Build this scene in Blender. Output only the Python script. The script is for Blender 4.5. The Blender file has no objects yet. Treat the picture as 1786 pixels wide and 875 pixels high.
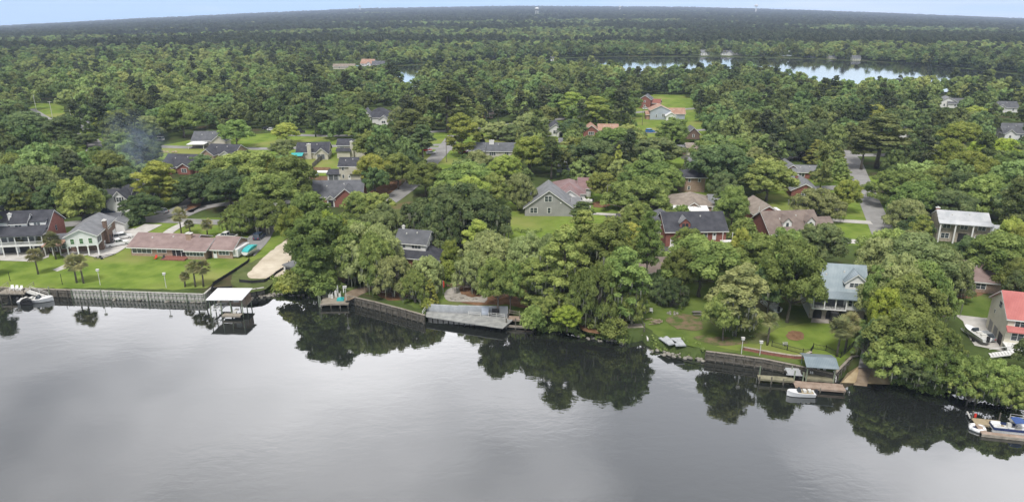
import bpy, bmesh, math, random
import numpy as np
from mathutils import Vector, Matrix
R = math.radians
sc = bpy.context.scene
col = sc.collection
# ------------------------------------------------------------------ camera, sky, sun, exposure
F_PX = 1250.0; PITCH = math.atan(423.5 / F_PX); CAM_Z = 62.0; L = 1.8
cd = bpy.data.cameras.new("camera"); cam = bpy.data.objects.new("camera", cd); col.objects.link(cam)
cam.location = (0, 0, CAM_Z); cam.rotation_euler = (R(90) - PITCH, 0, 0)
cd.sensor_width = 36; cd.lens = 36 * F_PX / 1786; cd.clip_start = 0.5; cd.clip_end = 60000
sc.camera = cam
SUN_EL, SUN_AZ = R(58), R(200)      # azimuth clockwise from +Y
world = bpy.data.worlds.new("World"); sc.world = world; world.use_nodes = True
wn = world.node_tree; wn.nodes.clear()
def N(nt, t, **kw):
    n = nt.nodes.new(t)
    for k, v in kw.items():
        if k.startswith('i_'):
            key = k[2:]; key = int(key) if key.isdigit() else key
            n.inputs[key].default_value = v
        else: setattr(n, k, v)
    return n
def K(nt, a, b): nt.links.new(a, b)
def MixC(nt, fac, a, b, mode='MIX'):
    n = nt.nodes.new('ShaderNodeMix'); n.data_type = 'RGBA'; n.blend_type = mode
    for s, v in ((n.inputs[0], fac), (n.inputs[6], a), (n.inputs[7], b)):
        if hasattr(v, 'is_output'): nt.links.new(v, s)
        elif isinstance(v, (int, float)): s.default_value = v
        else: s.default_value = (*v[:3], 1)
    return n.outputs[2]
def Mth(nt, op, a, b=0.0, clamp=False):
    n = nt.nodes.new('ShaderNodeMath'); n.operation = op; n.use_clamp = clamp
    for i, v in enumerate((a, b)):
        if hasattr(v, 'is_output'): nt.links.new(v, n.inputs[i])
        else: n.inputs[i].default_value = v
    return n.outputs[0]
def Rmp(nt, fac, stops):
    n = nt.nodes.new('ShaderNodeValToRGB'); cr = n.color_ramp
    while len(cr.elements) < len(stops): cr.elements.new(0.5)
    for e, (p, c) in zip(cr.elements, stops):
        e.position = p; e.color = (*c[:3], 1) if not isinstance(c, (int, float)) else (c, c, c, 1)
    nt.links.new(fac, n.inputs[0]); return n.outputs[0]
def build_world():
    nt = wn
    tc = N(nt, 'ShaderNodeTexCoord'); sep = N(nt, 'ShaderNodeSeparateXYZ'); K(nt, tc.outputs['Generated'], sep.inputs[0])
    zc = Mth(nt, 'MAXIMUM', sep.outputs[2], 0.004)
    cmb = N(nt, 'ShaderNodeCombineXYZ'); K(nt, sep.outputs[0], cmb.inputs[0]); K(nt, sep.outputs[1], cmb.inputs[1]); K(nt, zc, cmb.inputs[2])
    sky = N(nt, 'ShaderNodeTexSky', sky_type='NISHITA', sun_disc=False, sun_elevation=SUN_EL, sun_rotation=SUN_AZ, altitude=60)
    K(nt, cmb.outputs[0], sky.inputs[0])
    # cloud deck: direction projected on a flat layer
    inv = Mth(nt, 'DIVIDE', 1.0, Mth(nt, 'ADD', zc, 0.10))
    px = Mth(nt, 'MULTIPLY', sep.outputs[0], inv); py = Mth(nt, 'MULTIPLY', sep.outputs[1], inv)
    c2 = N(nt, 'ShaderNodeCombineXYZ'); K(nt, px, c2.inputs[0]); K(nt, py, c2.inputs[1]); c2.inputs[2].default_value = 3.3
    n1 = N(nt, 'ShaderNodeTexNoise', i_Scale=0.85, i_Detail=4.0, i_Roughness=0.45); K(nt, c2.outputs[0], n1.inputs['Vector'])
    deck = Rmp(nt, n1.outputs[0], [(0.40, (5.0, 5.15, 5.6)), (0.5, (11.3, 11.3, 11.7)), (0.64, (16.6, 16.5, 16.8))])
    # brighter part of the deck ahead, towards the middle, duller to the left
    g = Mth(nt, 'ADD', Mth(nt, 'MULTIPLY', sep.outputs[0], 1.1), 0.62, True)
    g2 = Mth(nt, 'ADD', 0.72, Mth(nt, 'MULTIPLY', g, 0.42))
    fwd = N(nt, 'ShaderNodeMapRange', interpolation_type='SMOOTHSTEP'); K(nt, sep.outputs[1], fwd.inputs[0]); fwd.inputs[1].default_value = 0.1; fwd.inputs[2].default_value = 0.95; fwd.inputs[3].default_value = 0.62; fwd.inputs[4].default_value = 1.85
    deck = MixC(nt, 1.0, deck, Mth(nt, 'MULTIPLY', g2, fwd.outputs[0]), 'MULTIPLY')
    # low sky near the horizon: pale blue, whiter to the right with thin streaks
    c3 = N(nt, 'ShaderNodeCombineXYZ'); K(nt, sep.outputs[0], c3.inputs[0]); K(nt, sep.outputs[1], c3.inputs[1])
    K(nt, Mth(nt, 'MULTIPLY', sep.outputs[2], 16.0), c3.inputs[2])
    n2 = N(nt, 'ShaderNodeTexNoise', i_Scale=4.2, i_Detail=5.0, i_Roughness=0.5); K(nt, c3.outputs[0], n2.inputs['Vector'])
    rgt = Mth(nt, 'ADD', Mth(nt, 'MULTIPLY', sep.outputs[0], 1.1), 0.32, True)
    wf = Mth(nt, 'ADD', Mth(nt, 'MULTIPLY', n2.outputs[0], 1.9), Mth(nt, 'SUBTRACT', Mth(nt, 'MULTIPLY', rgt, 0.75), 1.05), True)
    low = MixC(nt, wf, (6.4, 10.2, 13.8), (13.0, 13.6, 14.2))
    low = MixC(nt, 0.25, low, sky.outputs[0])
    hi = N(nt, 'ShaderNodeMapRange', interpolation_type='SMOOTHSTEP'); K(nt, zc, hi.inputs[0]); hi.inputs[1].default_value = 0.42; hi.inputs[2].default_value = 0.72; hi.inputs[3].default_value = 1.0; hi.inputs[4].default_value = 0.66
    deck = MixC(nt, 1.0, deck, hi.outputs[0], 'MULTIPLY')
    ef = N(nt, 'ShaderNodeMapRange', interpolation_type='SMOOTHSTEP'); K(nt, zc, ef.inputs[0])
    ef.inputs[1].default_value = 0.03; ef.inputs[2].default_value = 0.30
    colr = MixC(nt, ef.outputs[0], low, deck)
    bg = N(nt, 'ShaderNodeBackground', i_Strength=0.105); K(nt, colr, bg.inputs[0])
    out = N(nt, 'ShaderNodeOutputWorld'); K(nt, bg.outputs[0], out.inputs[0])
build_world()
sd = bpy.data.lights.new("sun", 'SUN'); sd.energy = 2.9; sd.angle = R(18); sd.color = (1.0, 0.96, 0.9)
sun = bpy.data.objects.new("sun", sd); col.objects.link(sun)
sdir = Vector((math.sin(SUN_AZ) * math.cos(SUN_EL), math.cos(SUN_AZ) * math.cos(SUN_EL), math.sin(SUN_EL)))
sun.rotation_euler = sdir.to_track_quat('Z', 'Y').to_euler(); sun.location = (0, -50, 150)
sc.view_settings.view_transform = 'Standard'; sc.view_settings.look = 'None'
sc.view_settings.exposure = 0.36; sc.view_settings.gamma = 1.0; sc.view_settings.use_curve_mapping = False
sc.render.engine = 'CYCLES'
cy = sc.cycles; cy.max_bounces = 5; cy.diffuse_bounces = 3; cy.glossy_bounces = 3; cy.transmission_bounces = 3
cy.transparent_max_bounces = 6; cy.volume_bounces = 0; cy.use_denoising = True; cy.caustics_reflective = False; cy.caustics_refractive = False

# ------------------------------------------------------------------ projection helpers (photo pixel -> point of the place)
CP, SP = math.cos(PITCH), math.sin(PITCH)
def P(px, py, z=L):
    u = (px - 893) / F_PX; v = (437.5 - py) / F_PX
    dy = CP + v * SP; dz = -SP + v * CP
    t = (z - CAM_Z) / dz
    return Vector((u * t, dy * t, z))
def pix(x, y, z):
    zz = z - CAM_Z; dep = y * CP - zz * SP
    if dep < 1: return (-9999, -9999, 1)
    return (893 + F_PX * x / dep, 437.5 - F_PX * (y * SP + zz * CP) / dep, F_PX / dep)
def lerp(a, b, t): return a + (b - a) * t

# ------------------------------------------------------------------ materials
MATS = {}
def mat(name, c1, c2=None, scale=1.0, rough=0.8, metal=0.0, c3=None, coord='Object', detail=4.0, stretch=(1, 1, 1), bump=0.0, spec=0.3, objvar=0.0, bands=None, lo=0.35, hi=0.65):
    if name in MATS: return MATS[name]
    m = bpy.data.materials.new(name); m.use_nodes = True; nt = m.node_tree
    b = nt.nodes['Principled BSDF']; b.inputs['Roughness'].default_value = rough; b.inputs['Metallic'].default_value = metal
    b.inputs['Specular IOR Level'].default_value = spec
    tc = N(nt, 'ShaderNodeTexCoord'); mp = N(nt, 'ShaderNodeMapping'); mp.inputs['Scale'].default_value = stretch
    K(nt, tc.outputs[coord], mp.inputs[0])
    c = None
    if c2 is not None:
        n = N(nt, 'ShaderNodeTexNoise', i_Scale=scale, i_Detail=detail, i_Roughness=0.6); K(nt, mp.outputs[0], n.inputs['Vector'])
        c = Rmp(nt, n.outputs[0], [(lo, c1), (hi, c2)])
        if c3 is not None:
            n3 = N(nt, 'ShaderNodeTexNoise', i_Scale=scale * 0.23, i_Detail=3.0); K(nt, mp.outputs[0], n3.inputs['Vector'])
            c = MixC(nt, Rmp(nt, n3.outputs[0], [(0.5, 0.0), (0.66, 1.0)]), c, c3)
        if bump:
            bp = N(nt, 'ShaderNodeBump', i_Strength=bump, i_Distance=0.05); K(nt, n.outputs[0], bp.inputs['Height']); K(nt, bp.outputs[0], b.inputs['Normal'])
    if bands:
        ax, sc_, dark = bands
        w = N(nt, 'ShaderNodeTexWave', bands_direction=ax, i_Scale=sc_, i_Distortion=0.0); K(nt, tc.outputs['Object'], w.inputs['Vector'])
        if c is None:
            c = Rmp(nt, w.outputs[1], [(0.0, tuple(v * dark for v in c1)), (0.25, c1)])
        else: c = MixC(nt, 1.0, c, Rmp(nt, w.outputs[1], [(0.0, dark), (0.3, 1.0)]), 'MULTIPLY')
    if objvar and c is not None:
        oi = N(nt, 'ShaderNodeObjectInfo'); hs = N(nt, 'ShaderNodeHueSaturation'); K(nt, c, hs.inputs['Color'])
        K(nt, Mth(nt, 'ADD', 1 - objvar, Mth(nt, 'MULTIPLY', oi.outputs['Random'], 2 * objvar)), hs.inputs['Value']); c = hs.outputs[0]
    if c is None: b.inputs['Base Color'].default_value = (*c1, 1)
    else: K(nt, c, b.inputs['Base Color'])
    MATS[name] = m; return m
def leafmat(name, ca, cb, trans=0.34, hue=0.02, val=0.3, patch=None):
    m = bpy.data.materials.new(name); m.use_nodes = True; nt = m.node_tree; nt.nodes.clear()
    tc = N(nt, 'ShaderNodeTexCoord'); oi = N(nt, 'ShaderNodeObjectInfo')
    n = N(nt, 'ShaderNodeTexNoise', i_Scale=0.42, i_Detail=3.0, i_Roughness=0.65); K(nt, tc.outputs['Object'], n.inputs['Vector'])
    c = Rmp(nt, n.outputs[0], [(0.36, ca), (0.64, cb)])
    nf = N(nt, 'ShaderNodeTexNoise', i_Scale=2.2, i_Detail=2.0); K(nt, tc.outputs['Object'], nf.inputs['Vector'])
    c = MixC(nt, 1.0, c, Rmp(nt, nf.outputs[0], [(0.36, 0.85), (0.64, 1.15)]), 'MULTIPLY')
    if patch is not None:
        n3 = N(nt, 'ShaderNodeTexNoise', i_Scale=0.0045, i_Detail=2.0); K(nt, oi.outputs['Location'], n3.inputs['Vector'])
        c = MixC(nt, Rmp(nt, n3.outputs[0], [(0.42, 0.0), (0.6, 1.0)]), c, patch)
    hs = N(nt, 'ShaderNodeHueSaturation'); K(nt, c, hs.inputs['Color'])
    wn2 = N(nt, 'ShaderNodeTexWhiteNoise', noise_dimensions='1D'); K(nt, oi.outputs['Random'], wn2.inputs['W'])
    K(nt, Mth(nt, 'ADD', 0.5 - hue, Mth(nt, 'MULTIPLY', wn2.outputs[0], 2 * hue)), hs.inputs['Hue'])
    K(nt, Mth(nt, 'ADD', 1 - val, Mth(nt, 'MULTIPLY', oi.outputs['Random'], 2 * val)), hs.inputs['Value'])
    d = N(nt, 'ShaderNodeBsdfDiffuse'); t = N(nt, 'ShaderNodeBsdfTranslucent'); mx = N(nt, 'ShaderNodeMixShader', i_0=trans)
    K(nt, hs.outputs[0], d.inputs[0]); K(nt, hs.outputs[0], t.inputs[0]); K(nt, d.outputs[0], mx.inputs[1]); K(nt, t.outputs[0], mx.inputs[2])
    o = N(nt, 'ShaderNodeOutputMaterial'); K(nt, mx.outputs[0], o.inputs[0]); MATS[name] = m; return m
LEAF = {
 'mid':   leafmat('leaf_mid', (0.159, 0.222, 0.068), (0.346, 0.420, 0.132)),
 'dark':  leafmat('leaf_dark', (0.105, 0.159, 0.070), (0.233, 0.289, 0.121)),
 'bright':leafmat('leaf_bright', (0.241, 0.301, 0.070), (0.469, 0.501, 0.131), 0.35),
 'lime':  leafmat('leaf_lime', (0.260, 0.354, 0.059), (0.495, 0.567, 0.116), 0.35, 0.01, 0.12),
 'grey':  leafmat('leaf_grey', (0.211, 0.259, 0.104), (0.408, 0.455, 0.196)),
 'pine':  leafmat('leaf_pine', (0.102, 0.141, 0.054), (0.207, 0.242, 0.092), 0.2),
 'yellow':leafmat('leaf_yellow', (0.163, 0.203, 0.058), (0.344, 0.366, 0.104)),
 'palm':  leafmat('leaf_palm', (0.166, 0.192, 0.092), (0.357, 0.339, 0.156)),
 'far':   leafmat('leaf_far', (0.106, 0.154, 0.065), (0.234, 0.294, 0.105), 0.25, 0.03, 0.42, patch=(0.277, 0.344, 0.117)),
 'farpine': leafmat('leaf_farpine', (0.063, 0.086, 0.052), (0.133, 0.154, 0.076), 0.2, 0.02, 0.3),
}
M = {
 'bark': mat('bark', (0.10, 0.085, 0.07), (0.20, 0.175, 0.15), 3, 0.9),
 'moss': mat('spanish_moss', (0.12, 0.13, 0.09), (0.23, 0.24, 0.18), 1.5, 1.0),
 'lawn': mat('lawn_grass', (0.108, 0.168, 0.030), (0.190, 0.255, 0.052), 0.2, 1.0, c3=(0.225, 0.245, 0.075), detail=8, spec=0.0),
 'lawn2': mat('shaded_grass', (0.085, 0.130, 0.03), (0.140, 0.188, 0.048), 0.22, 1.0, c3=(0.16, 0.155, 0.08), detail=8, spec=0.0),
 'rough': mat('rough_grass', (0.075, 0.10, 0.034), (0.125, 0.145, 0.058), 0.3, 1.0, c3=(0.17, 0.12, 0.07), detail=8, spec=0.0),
 'straw': mat('pine_straw', (0.15, 0.085, 0.05), (0.25, 0.15, 0.09), 0.9, 1.0, detail=8, spec=0.0),
 'dirt': mat('bare_dirt', (0.17, 0.13, 0.09), (0.30, 0.24, 0.18), 0.6, 1.0, detail=8, spec=0.0),
 'worn': mat('worn_turf', (0.085, 0.125, 0.035), (0.20, 0.145, 0.095), 0.55, 1.0, detail=10, spec=0.0, lo=0.4, hi=0.6),
 'sand': mat('sand', (0.46, 0.40, 0.31), (0.60, 0.54, 0.44), 0.35, 1.0, detail=8, spec=0.0),
 'wetsand': mat('wet_sand', (0.24, 0.17, 0.08), (0.42, 0.34, 0.22), 0.35, 0.8, detail=6),
 'asphalt': mat('asphalt', (0.22, 0.215, 0.21), (0.30, 0.295, 0.288), 0.25, 0.9, detail=8, spec=0.1),
 'asphalt2': mat('dark_asphalt', (0.09, 0.088, 0.09), (0.13, 0.128, 0.128), 0.3, 0.9, detail=8, spec=0.1),
 'concrete': mat('concrete', (0.40, 0.385, 0.36), (0.55, 0.53, 0.50), 0.35, 0.9, detail=8, spec=0.1),
 'paver': mat('paver_terrace', (0.28, 0.26, 0.23), (0.42, 0.39, 0.35), 0.8, 0.9, detail=6, spec=0.1),
 'roofdark': mat('charcoal_shingles', (0.040, 0.042, 0.052), (0.075, 0.077, 0.090), 0.5, 0.85, detail=10, bands=('Z', 2.2, 0.75)),
 'roofgrey': mat('grey_shingles', (0.15, 0.155, 0.165), (0.225, 0.23, 0.24), 0.5, 0.85, detail=10, bands=('Z', 2.2, 0.85)),
 'roofmid': mat('mid_grey_shingles', (0.09, 0.095, 0.105), (0.14, 0.145, 0.16), 0.5, 0.85, detail=10, bands=('Z', 2.2, 0.8)),
 'rooftan': mat('tan_shingles', (0.21, 0.175, 0.145), (0.31, 0.265, 0.225), 0.5, 0.85, detail=10, bands=('Z', 2.2, 0.85)),
 'roofbrown': mat('brown_shingles', (0.16, 0.125, 0.11), (0.235, 0.19, 0.165), 0.5, 0.85, detail=10, bands=('Z', 2.2, 0.85)),
 'roofpink': mat('faded_red_shingles', (0.21, 0.15, 0.14), (0.30, 0.225, 0.21), 0.4, 0.8, detail=8, bands=('Z', 2.2, 0.88)),
 'roofmaroon': mat('maroon_metal_roof', (0.19, 0.115, 0.115), (0.26, 0.165, 0.16), 0.4, 0.5, bands=('X', 1.2, 0.8)),
 'roofred': mat('red_metal_roof', (0.40, 0.125, 0.115), (0.50, 0.18, 0.165), 0.3, 0.45, bands=('X', 1.2, 0.85)),
 'rooforange': mat('terracotta_roof', (0.33, 0.195, 0.14), (0.42, 0.27, 0.20), 0.5, 0.8, bands=('Z', 2.2, 0.85)),
 'roofmetal': mat('pale_metal_roof', (0.42, 0.44, 0.46), (0.56, 0.57, 0.58), 0.35, 0.4, metal=0.2, bands=('X', 1.1, 0.85)),
 'roofblue': mat('blue_grey_metal_roof', (0.19, 0.24, 0.27), (0.27, 0.32, 0.35), 0.35, 0.45, metal=0.2, bands=('X', 1.1, 0.82)),
 'roofwhite': mat('white_metal_roof', (0.66, 0.67, 0.68), (0.80, 0.80, 0.80), 0.3, 0.4, bands=('X', 1.1, 0.9)),
 'siding': mat('white_siding', (0.74, 0.74, 0.73), (0.81, 0.81, 0.80), 0.4, 0.6, bands=('Z', 2.0, 0.8)),
 'beige': mat('beige_siding', (0.50, 0.47, 0.40), (0.60, 0.57, 0.49), 0.4, 0.7, bands=('Z', 2.0, 0.82)),
 'cream': mat('cream_siding', (0.70, 0.66, 0.54), (0.80, 0.76, 0.64), 0.4, 0.7, bands=('Z', 2.0, 0.85)),
 'greysiding': mat('grey_siding', (0.285, 0.285, 0.28), (0.35, 0.35, 0.345), 0.4, 0.7, bands=('Z', 2.0, 0.82)),
 'bluesiding': mat('blue_grey_siding', (0.36, 0.40, 0.46), (0.45, 0.49, 0.55), 0.4, 0.7, bands=('Z', 2.0, 0.85)),
 'darkwood': mat('dark_wood_siding', (0.06, 0.06, 0.065), (0.11, 0.11, 0.115), 0.6, 0.8, bands=('X', 1.5, 0.7)),
 'brick': mat('red_brick', (0.19, 0.070, 0.055), (0.33, 0.145, 0.115), 3.0, 0.9, detail=9, lo=0.3, hi=0.7, bands=('Z', 4.0, 0.85)),
 'tanbrick': mat('tan_brick', (0.27, 0.18, 0.13), (0.44, 0.33, 0.26), 3.0, 0.9, detail=9, lo=0.3, hi=0.7, bands=('Z', 4.0, 0.85)),
 'brownbrick': mat('brown_brick', (0.12, 0.08, 0.06), (0.25, 0.17, 0.13), 3.0, 0.9, detail=9, lo=0.3, hi=0.7, bands=('Z', 4.0, 0.85)),
 'stone': mat('stone_facing', (0.28, 0.24, 0.19), (0.46, 0.41, 0.34), 2.0, 0.9, detail=8),
 'white': mat('white_trim', (0.74, 0.74, 0.73), (0.80, 0.80, 0.79), 1.5, 0.5),
 'dullwhite': mat('weathered_white', (0.52, 0.52, 0.49), (0.68, 0.67, 0.64), 0.9, 0.7),
 'greentrim': mat('pale_green_siding', (0.66, 0.69, 0.675), (0.74, 0.76, 0.75), 0.6, 0.6, bands=('Z', 2.0, 0.88)),
 'shutter': mat('green_shutter', (0.05, 0.13, 0.05), (0.08, 0.18, 0.07), 2, 0.5),
 'glass': mat('dark_glass', (0.03, 0.04, 0.05), (0.07, 0.085, 0.10), 0.7, 0.08, spec=0.8),
 'screen': mat('porch_screen', (0.10, 0.11, 0.12), (0.16, 0.17, 0.175), 0.7, 0.7),
 'wood': mat('weathered_wood', (0.24, 0.21, 0.17), (0.40, 0.36, 0.30), 1.2, 0.9, detail=8, stretch=(1, 5, 1), bands=('Y', 2.2, 0.7)),
 'woodx': mat('grey_decking', (0.25, 0.255, 0.25), (0.38, 0.385, 0.37), 0.9, 0.9, detail=8, bands=('X', 2.2, 0.78)),
 'browndeck': mat('brown_decking', (0.27, 0.20, 0.15), (0.42, 0.33, 0.27), 1.0, 0.9, detail=8, bands=('X', 2.2, 0.7)),
 'olivedeck': mat('mossy_decking', (0.19, 0.18, 0.12), (0.31, 0.29, 0.20), 1.0, 0.9, detail=8, bands=('X', 2.2, 0.75)),
 'pile': mat('wet_timber_pile', (0.075, 0.07, 0.06), (0.18, 0.165, 0.14), 1.4, 0.9, detail=8),
 'greenpile': mat('treated_pile', (0.16, 0.20, 0.14), (0.27, 0.30, 0.22), 1.4, 0.9, detail=6),
 'bulkwhite': mat('pale_bulkhead_boards', (0.34, 0.33, 0.30), (0.54, 0.53, 0.49), 1.1, 0.9, detail=8),
 'bulkdark': mat('dark_bulkhead_boards', (0.06, 0.053, 0.043), (0.165, 0.15, 0.125), 1.1, 0.9, detail=8),
 'fencewood': mat('red_cedar_fence', (0.28, 0.16, 0.10), (0.40, 0.25, 0.17), 1.0, 0.85, bands=('X', 2.4, 0.7)),
 'fencegrey': mat('grey_wood_fence', (0.14, 0.13, 0.12), (0.24, 0.225, 0.21), 1.0, 0.9, bands=('X', 2.4, 0.7)),
 'black': mat('black_iron', (0.02, 0.02, 0.022), (0.04, 0.04, 0.042), 1.5, 0.5),
 'silt': mat('black_silt_cloth', (0.015, 0.016, 0.018), (0.035, 0.035, 0.038), 1.5, 0.7),
 'gel': mat('white_gelcoat', (0.70, 0.71, 0.72), (0.80, 0.80, 0.80), 0.8, 0.25, spec=0.5),
 'navy': mat('navy_vinyl', (0.02, 0.035, 0.10), (0.035, 0.055, 0.15), 1.5, 0.45),
 'bluecan': mat('blue_canvas', (0.045, 0.09, 0.26), (0.07, 0.13, 0.34), 1.5, 0.8),
 'teal': mat('teal_tarpaulin', (0.03, 0.33, 0.34), (0.06, 0.46, 0.46), 1.2, 0.6),
 'carwhite': mat('white_car_paint', (0.72, 0.72, 0.72), (0.78, 0.78, 0.78), 1.0, 0.2, spec=0.6),
 'carblack': mat('black_car_paint', (0.02, 0.02, 0.025), (0.035, 0.035, 0.04), 1.0, 0.15, spec=0.6),
 'carsilver': mat('silver_car_paint', (0.34, 0.36, 0.38), (0.40, 0.42, 0.44), 1.0, 0.25, metal=0.4, spec=0.6),
 'carnavy': mat('dark_blue_car_paint', (0.03, 0.05, 0.09), (0.05, 0.07, 0.12), 1.0, 0.2, spec=0.6),
 'carblue': mat('blue_car_paint', (0.03, 0.14, 0.42), (0.04, 0.18, 0.5), 1.0, 0.2, spec=0.6),
 'carred': mat('red_car_paint', (0.35, 0.02, 0.02), (0.42, 0.03, 0.03), 1.0, 0.2, spec=0.6),
 'tyre': mat('tyre_rubber', (0.02, 0.02, 0.02), (0.035, 0.035, 0.035), 2, 0.9),
 'chrome': mat('wheel_rim', (0.45, 0.46, 0.47), (0.55, 0.55, 0.56), 2, 0.35, metal=0.6),
 'red': mat('red_paint', (0.55, 0.03, 0.02), (0.62, 0.05, 0.03), 1, 0.5),
 'orange': mat('orange_plastic', (0.75, 0.22, 0.03), (0.8, 0.27, 0.05), 1, 0.5),
 'yellow': mat('yellow_wood', (0.50, 0.33, 0.10), (0.62, 0.43, 0.16), 1, 0.7),
 'pool': mat('pool_water', (0.10, 0.42, 0.48), (0.16, 0.52, 0.58), 0.6, 0.1, spec=0.6),
 'rock': mat('rubble_stone', (0.15, 0.14, 0.12), (0.34, 0.32, 0.28), 1.2, 0.95, detail=8),
 'slab': mat('grey_float_panel', (0.36, 0.38, 0.40), (0.48, 0.50, 0.52), 0.9, 0.7, bands=('X', 1.4, 0.85)),
 'yellowish': mat('pale_straw', (0.30, 0.24, 0.15), (0.42, 0.35, 0.24), 1, 1.0),
}
# ------------------------------------------------------------------ mesh builder
class MB:
    def __init__(s): s.v = []; s.f = []
    def add(s, vs, fs):
        o = len(s.v); s.v += [tuple(v) for v in vs]; s.f += [tuple(o + i for i in f) for f in fs]
    def box(s, x0, x1, y0, y1, z0, z1):
        s.add([(x0,y0,z0),(x1,y0,z0),(x1,y1,z0),(x0,y1,z0),(x0,y0,z1),(x1,y0,z1),(x1,y1,z1),(x0,y1,z1)],
              [(0,3,2,1),(4,5,6,7),(0,1,5,4),(1,2,6,5),(2,3,7,6),(3,0,4,7)])
    def bar(s, a, b, w, h=None):
        a = Vector(a); b = Vector(b); h = h or w; d = (b - a)
        if d.length < 1e-6: return
        d.normalize(); u = d.cross(Vector((0, 0, 1)))
        if u.length < 1e-3: u = Vector((1, 0, 0))
        u.normalize(); v = u.cross(d).normalized(); u *= w / 2; v *= h / 2
        s.add([a-u-v, a+u-v, a+u+v, a-u+v, b-u-v, b+u-v, b+u+v, b-u+v], [(0,1,2,3),(7,6,5,4),(0,4,5,1),(1,5,6,2),(2,6,7,3),(3,7,4,0)])
    def tube(s, pts, rs, n=8, cap=True):
        pts = [Vector(p) for p in pts]; rings = []
        o = len(s.v)
        for i, p in enumerate(pts):
            d = (pts[min(i+1, len(pts)-1)] - pts[max(i-1, 0)]).normalized()
            u = d.cross(Vector((0.31, 0.95, 0.05))).normalized(); w = d.cross(u)
            for k in range(n):
                a = 2 * math.pi * k / n; s.v.append(tuple(p + (u * math.cos(a) + w * math.sin(a)) * rs[i]))
        for i in range(len(pts) - 1):
            for k in range(n):
                a = o + i*n + k; b = o + i*n + (k+1) % n; s.f.append((a, b, b + n, a + n))
        if cap:
            s.f.append(tuple(o + k for k in range(n))[::-1]); s.f.append(tuple(o + (len(pts)-1)*n + k for k in range(n)))
    def prism(s, prof, y0, y1, axis='y'):   # profile (x,z) extruded along y (or (y,z) along x)
        n = len(prof)
        if axis == 'y': vs = [(x, y0, z) for x, z in prof] + [(x, y1, z) for x, z in prof]
        elif axis == 'x': vs = [(y0, x, z) for x, z in prof] + [(y1, x, z) for x, z in prof]
        else: vs = [(x, z, y0) for x, z in prof] + [(x, z, y1) for x, z in prof]
        s.add(vs, [tuple(range(n))[::-1], tuple(range(n, 2*n))] + [(i, (i+1) % n, n + (i+1) % n, n + i) for i in range(n)])
    def ball(s, c, r, seg=8, rng=6, sq=(1,1,1)):
        o = len(s.v)
        for i in range(rng + 1):
            th = math.pi * i / rng
            for k in range(seg):
                a = 2*math.pi*k/seg; s.v.append((c[0]+r*sq[0]*math.sin(th)*math.cos(a), c[1]+r*sq[1]*math.sin(th)*math.sin(a), c[2]+r*sq[2]*math.cos(th)))
        for i in range(rng):
            for k in range(seg):
                s.f.append((o+i*seg+k, o+(i+1)*seg+k, o+(i+1)*seg+(k+1)%seg, o+i*seg+(k+1)%seg))
    def build(s, name, m, parent=None, smooth=False, recalc=True):
        me = bpy.data.meshes.new(name); me.from_pydata(s.v, [], s.f)
        if recalc and len(s.f) < 20000:
            bm = bmesh.new(); bm.from_mesh(me); bmesh.ops.recalc_face_normals(bm, faces=bm.faces); bm.to_mesh(me); bm.free()
        o = bpy.data.objects.new(name, me); col.objects.link(o)
        me.materials.append(M[m] if isinstance(m, str) else m)
        if smooth: me.polygons.foreach_set('use_smooth', [True] * len(me.polygons))
        if parent is not None: o.parent = parent
        return o
def tag(o, label, cat=None, group=None, kind=None):
    if label: o['label'] = label
    if cat: o['category'] = cat
    if group: o['group'] = group
    if kind: o['kind'] = kind
    return o
def empty(name, loc, rz=0.0, label=None, cat=None, group=None):
    o = bpy.data.objects.new(name, None); col.objects.link(o); o.location = loc; o.rotation_euler = (0, 0, rz); o.empty_display_size = 0.5
    return tag(o, label, cat, group)
def copy_tree(o, parent=None):
    c = o.copy(); col.objects.link(c); c.parent = parent
    for ch in list(o.children): copy_tree(ch, c)
    return c

# ------------------------------------------------------------------ the land
def slope(az):      # slope of the far plain by bearing
    t = math.tan(az); x = 893 + F_PX * t / CP * 1.0
    pts = [(-700, 70), (0, 41), (250, 28), (450, 19), (640, 11), (893, 7), (1200, 8.5), (1450, 15), (1786, 28), (2500, 60)]
    for (a, ya), (b, yb) in zip(pts, pts[1:]):
        if x <= b or b == 2500:
            y = ya + (yb - ya) * min(max((x - a) / (b - a), 0), 1); break
    return (y - 2 - 14) / F_PX * math.cos(az) * 1.02
def gz(x, y):
    r = math.hypot(x, y)
    if r < 1200: return L
    return L - slope(math.atan2(x, y)) * (r - 1200)
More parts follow.
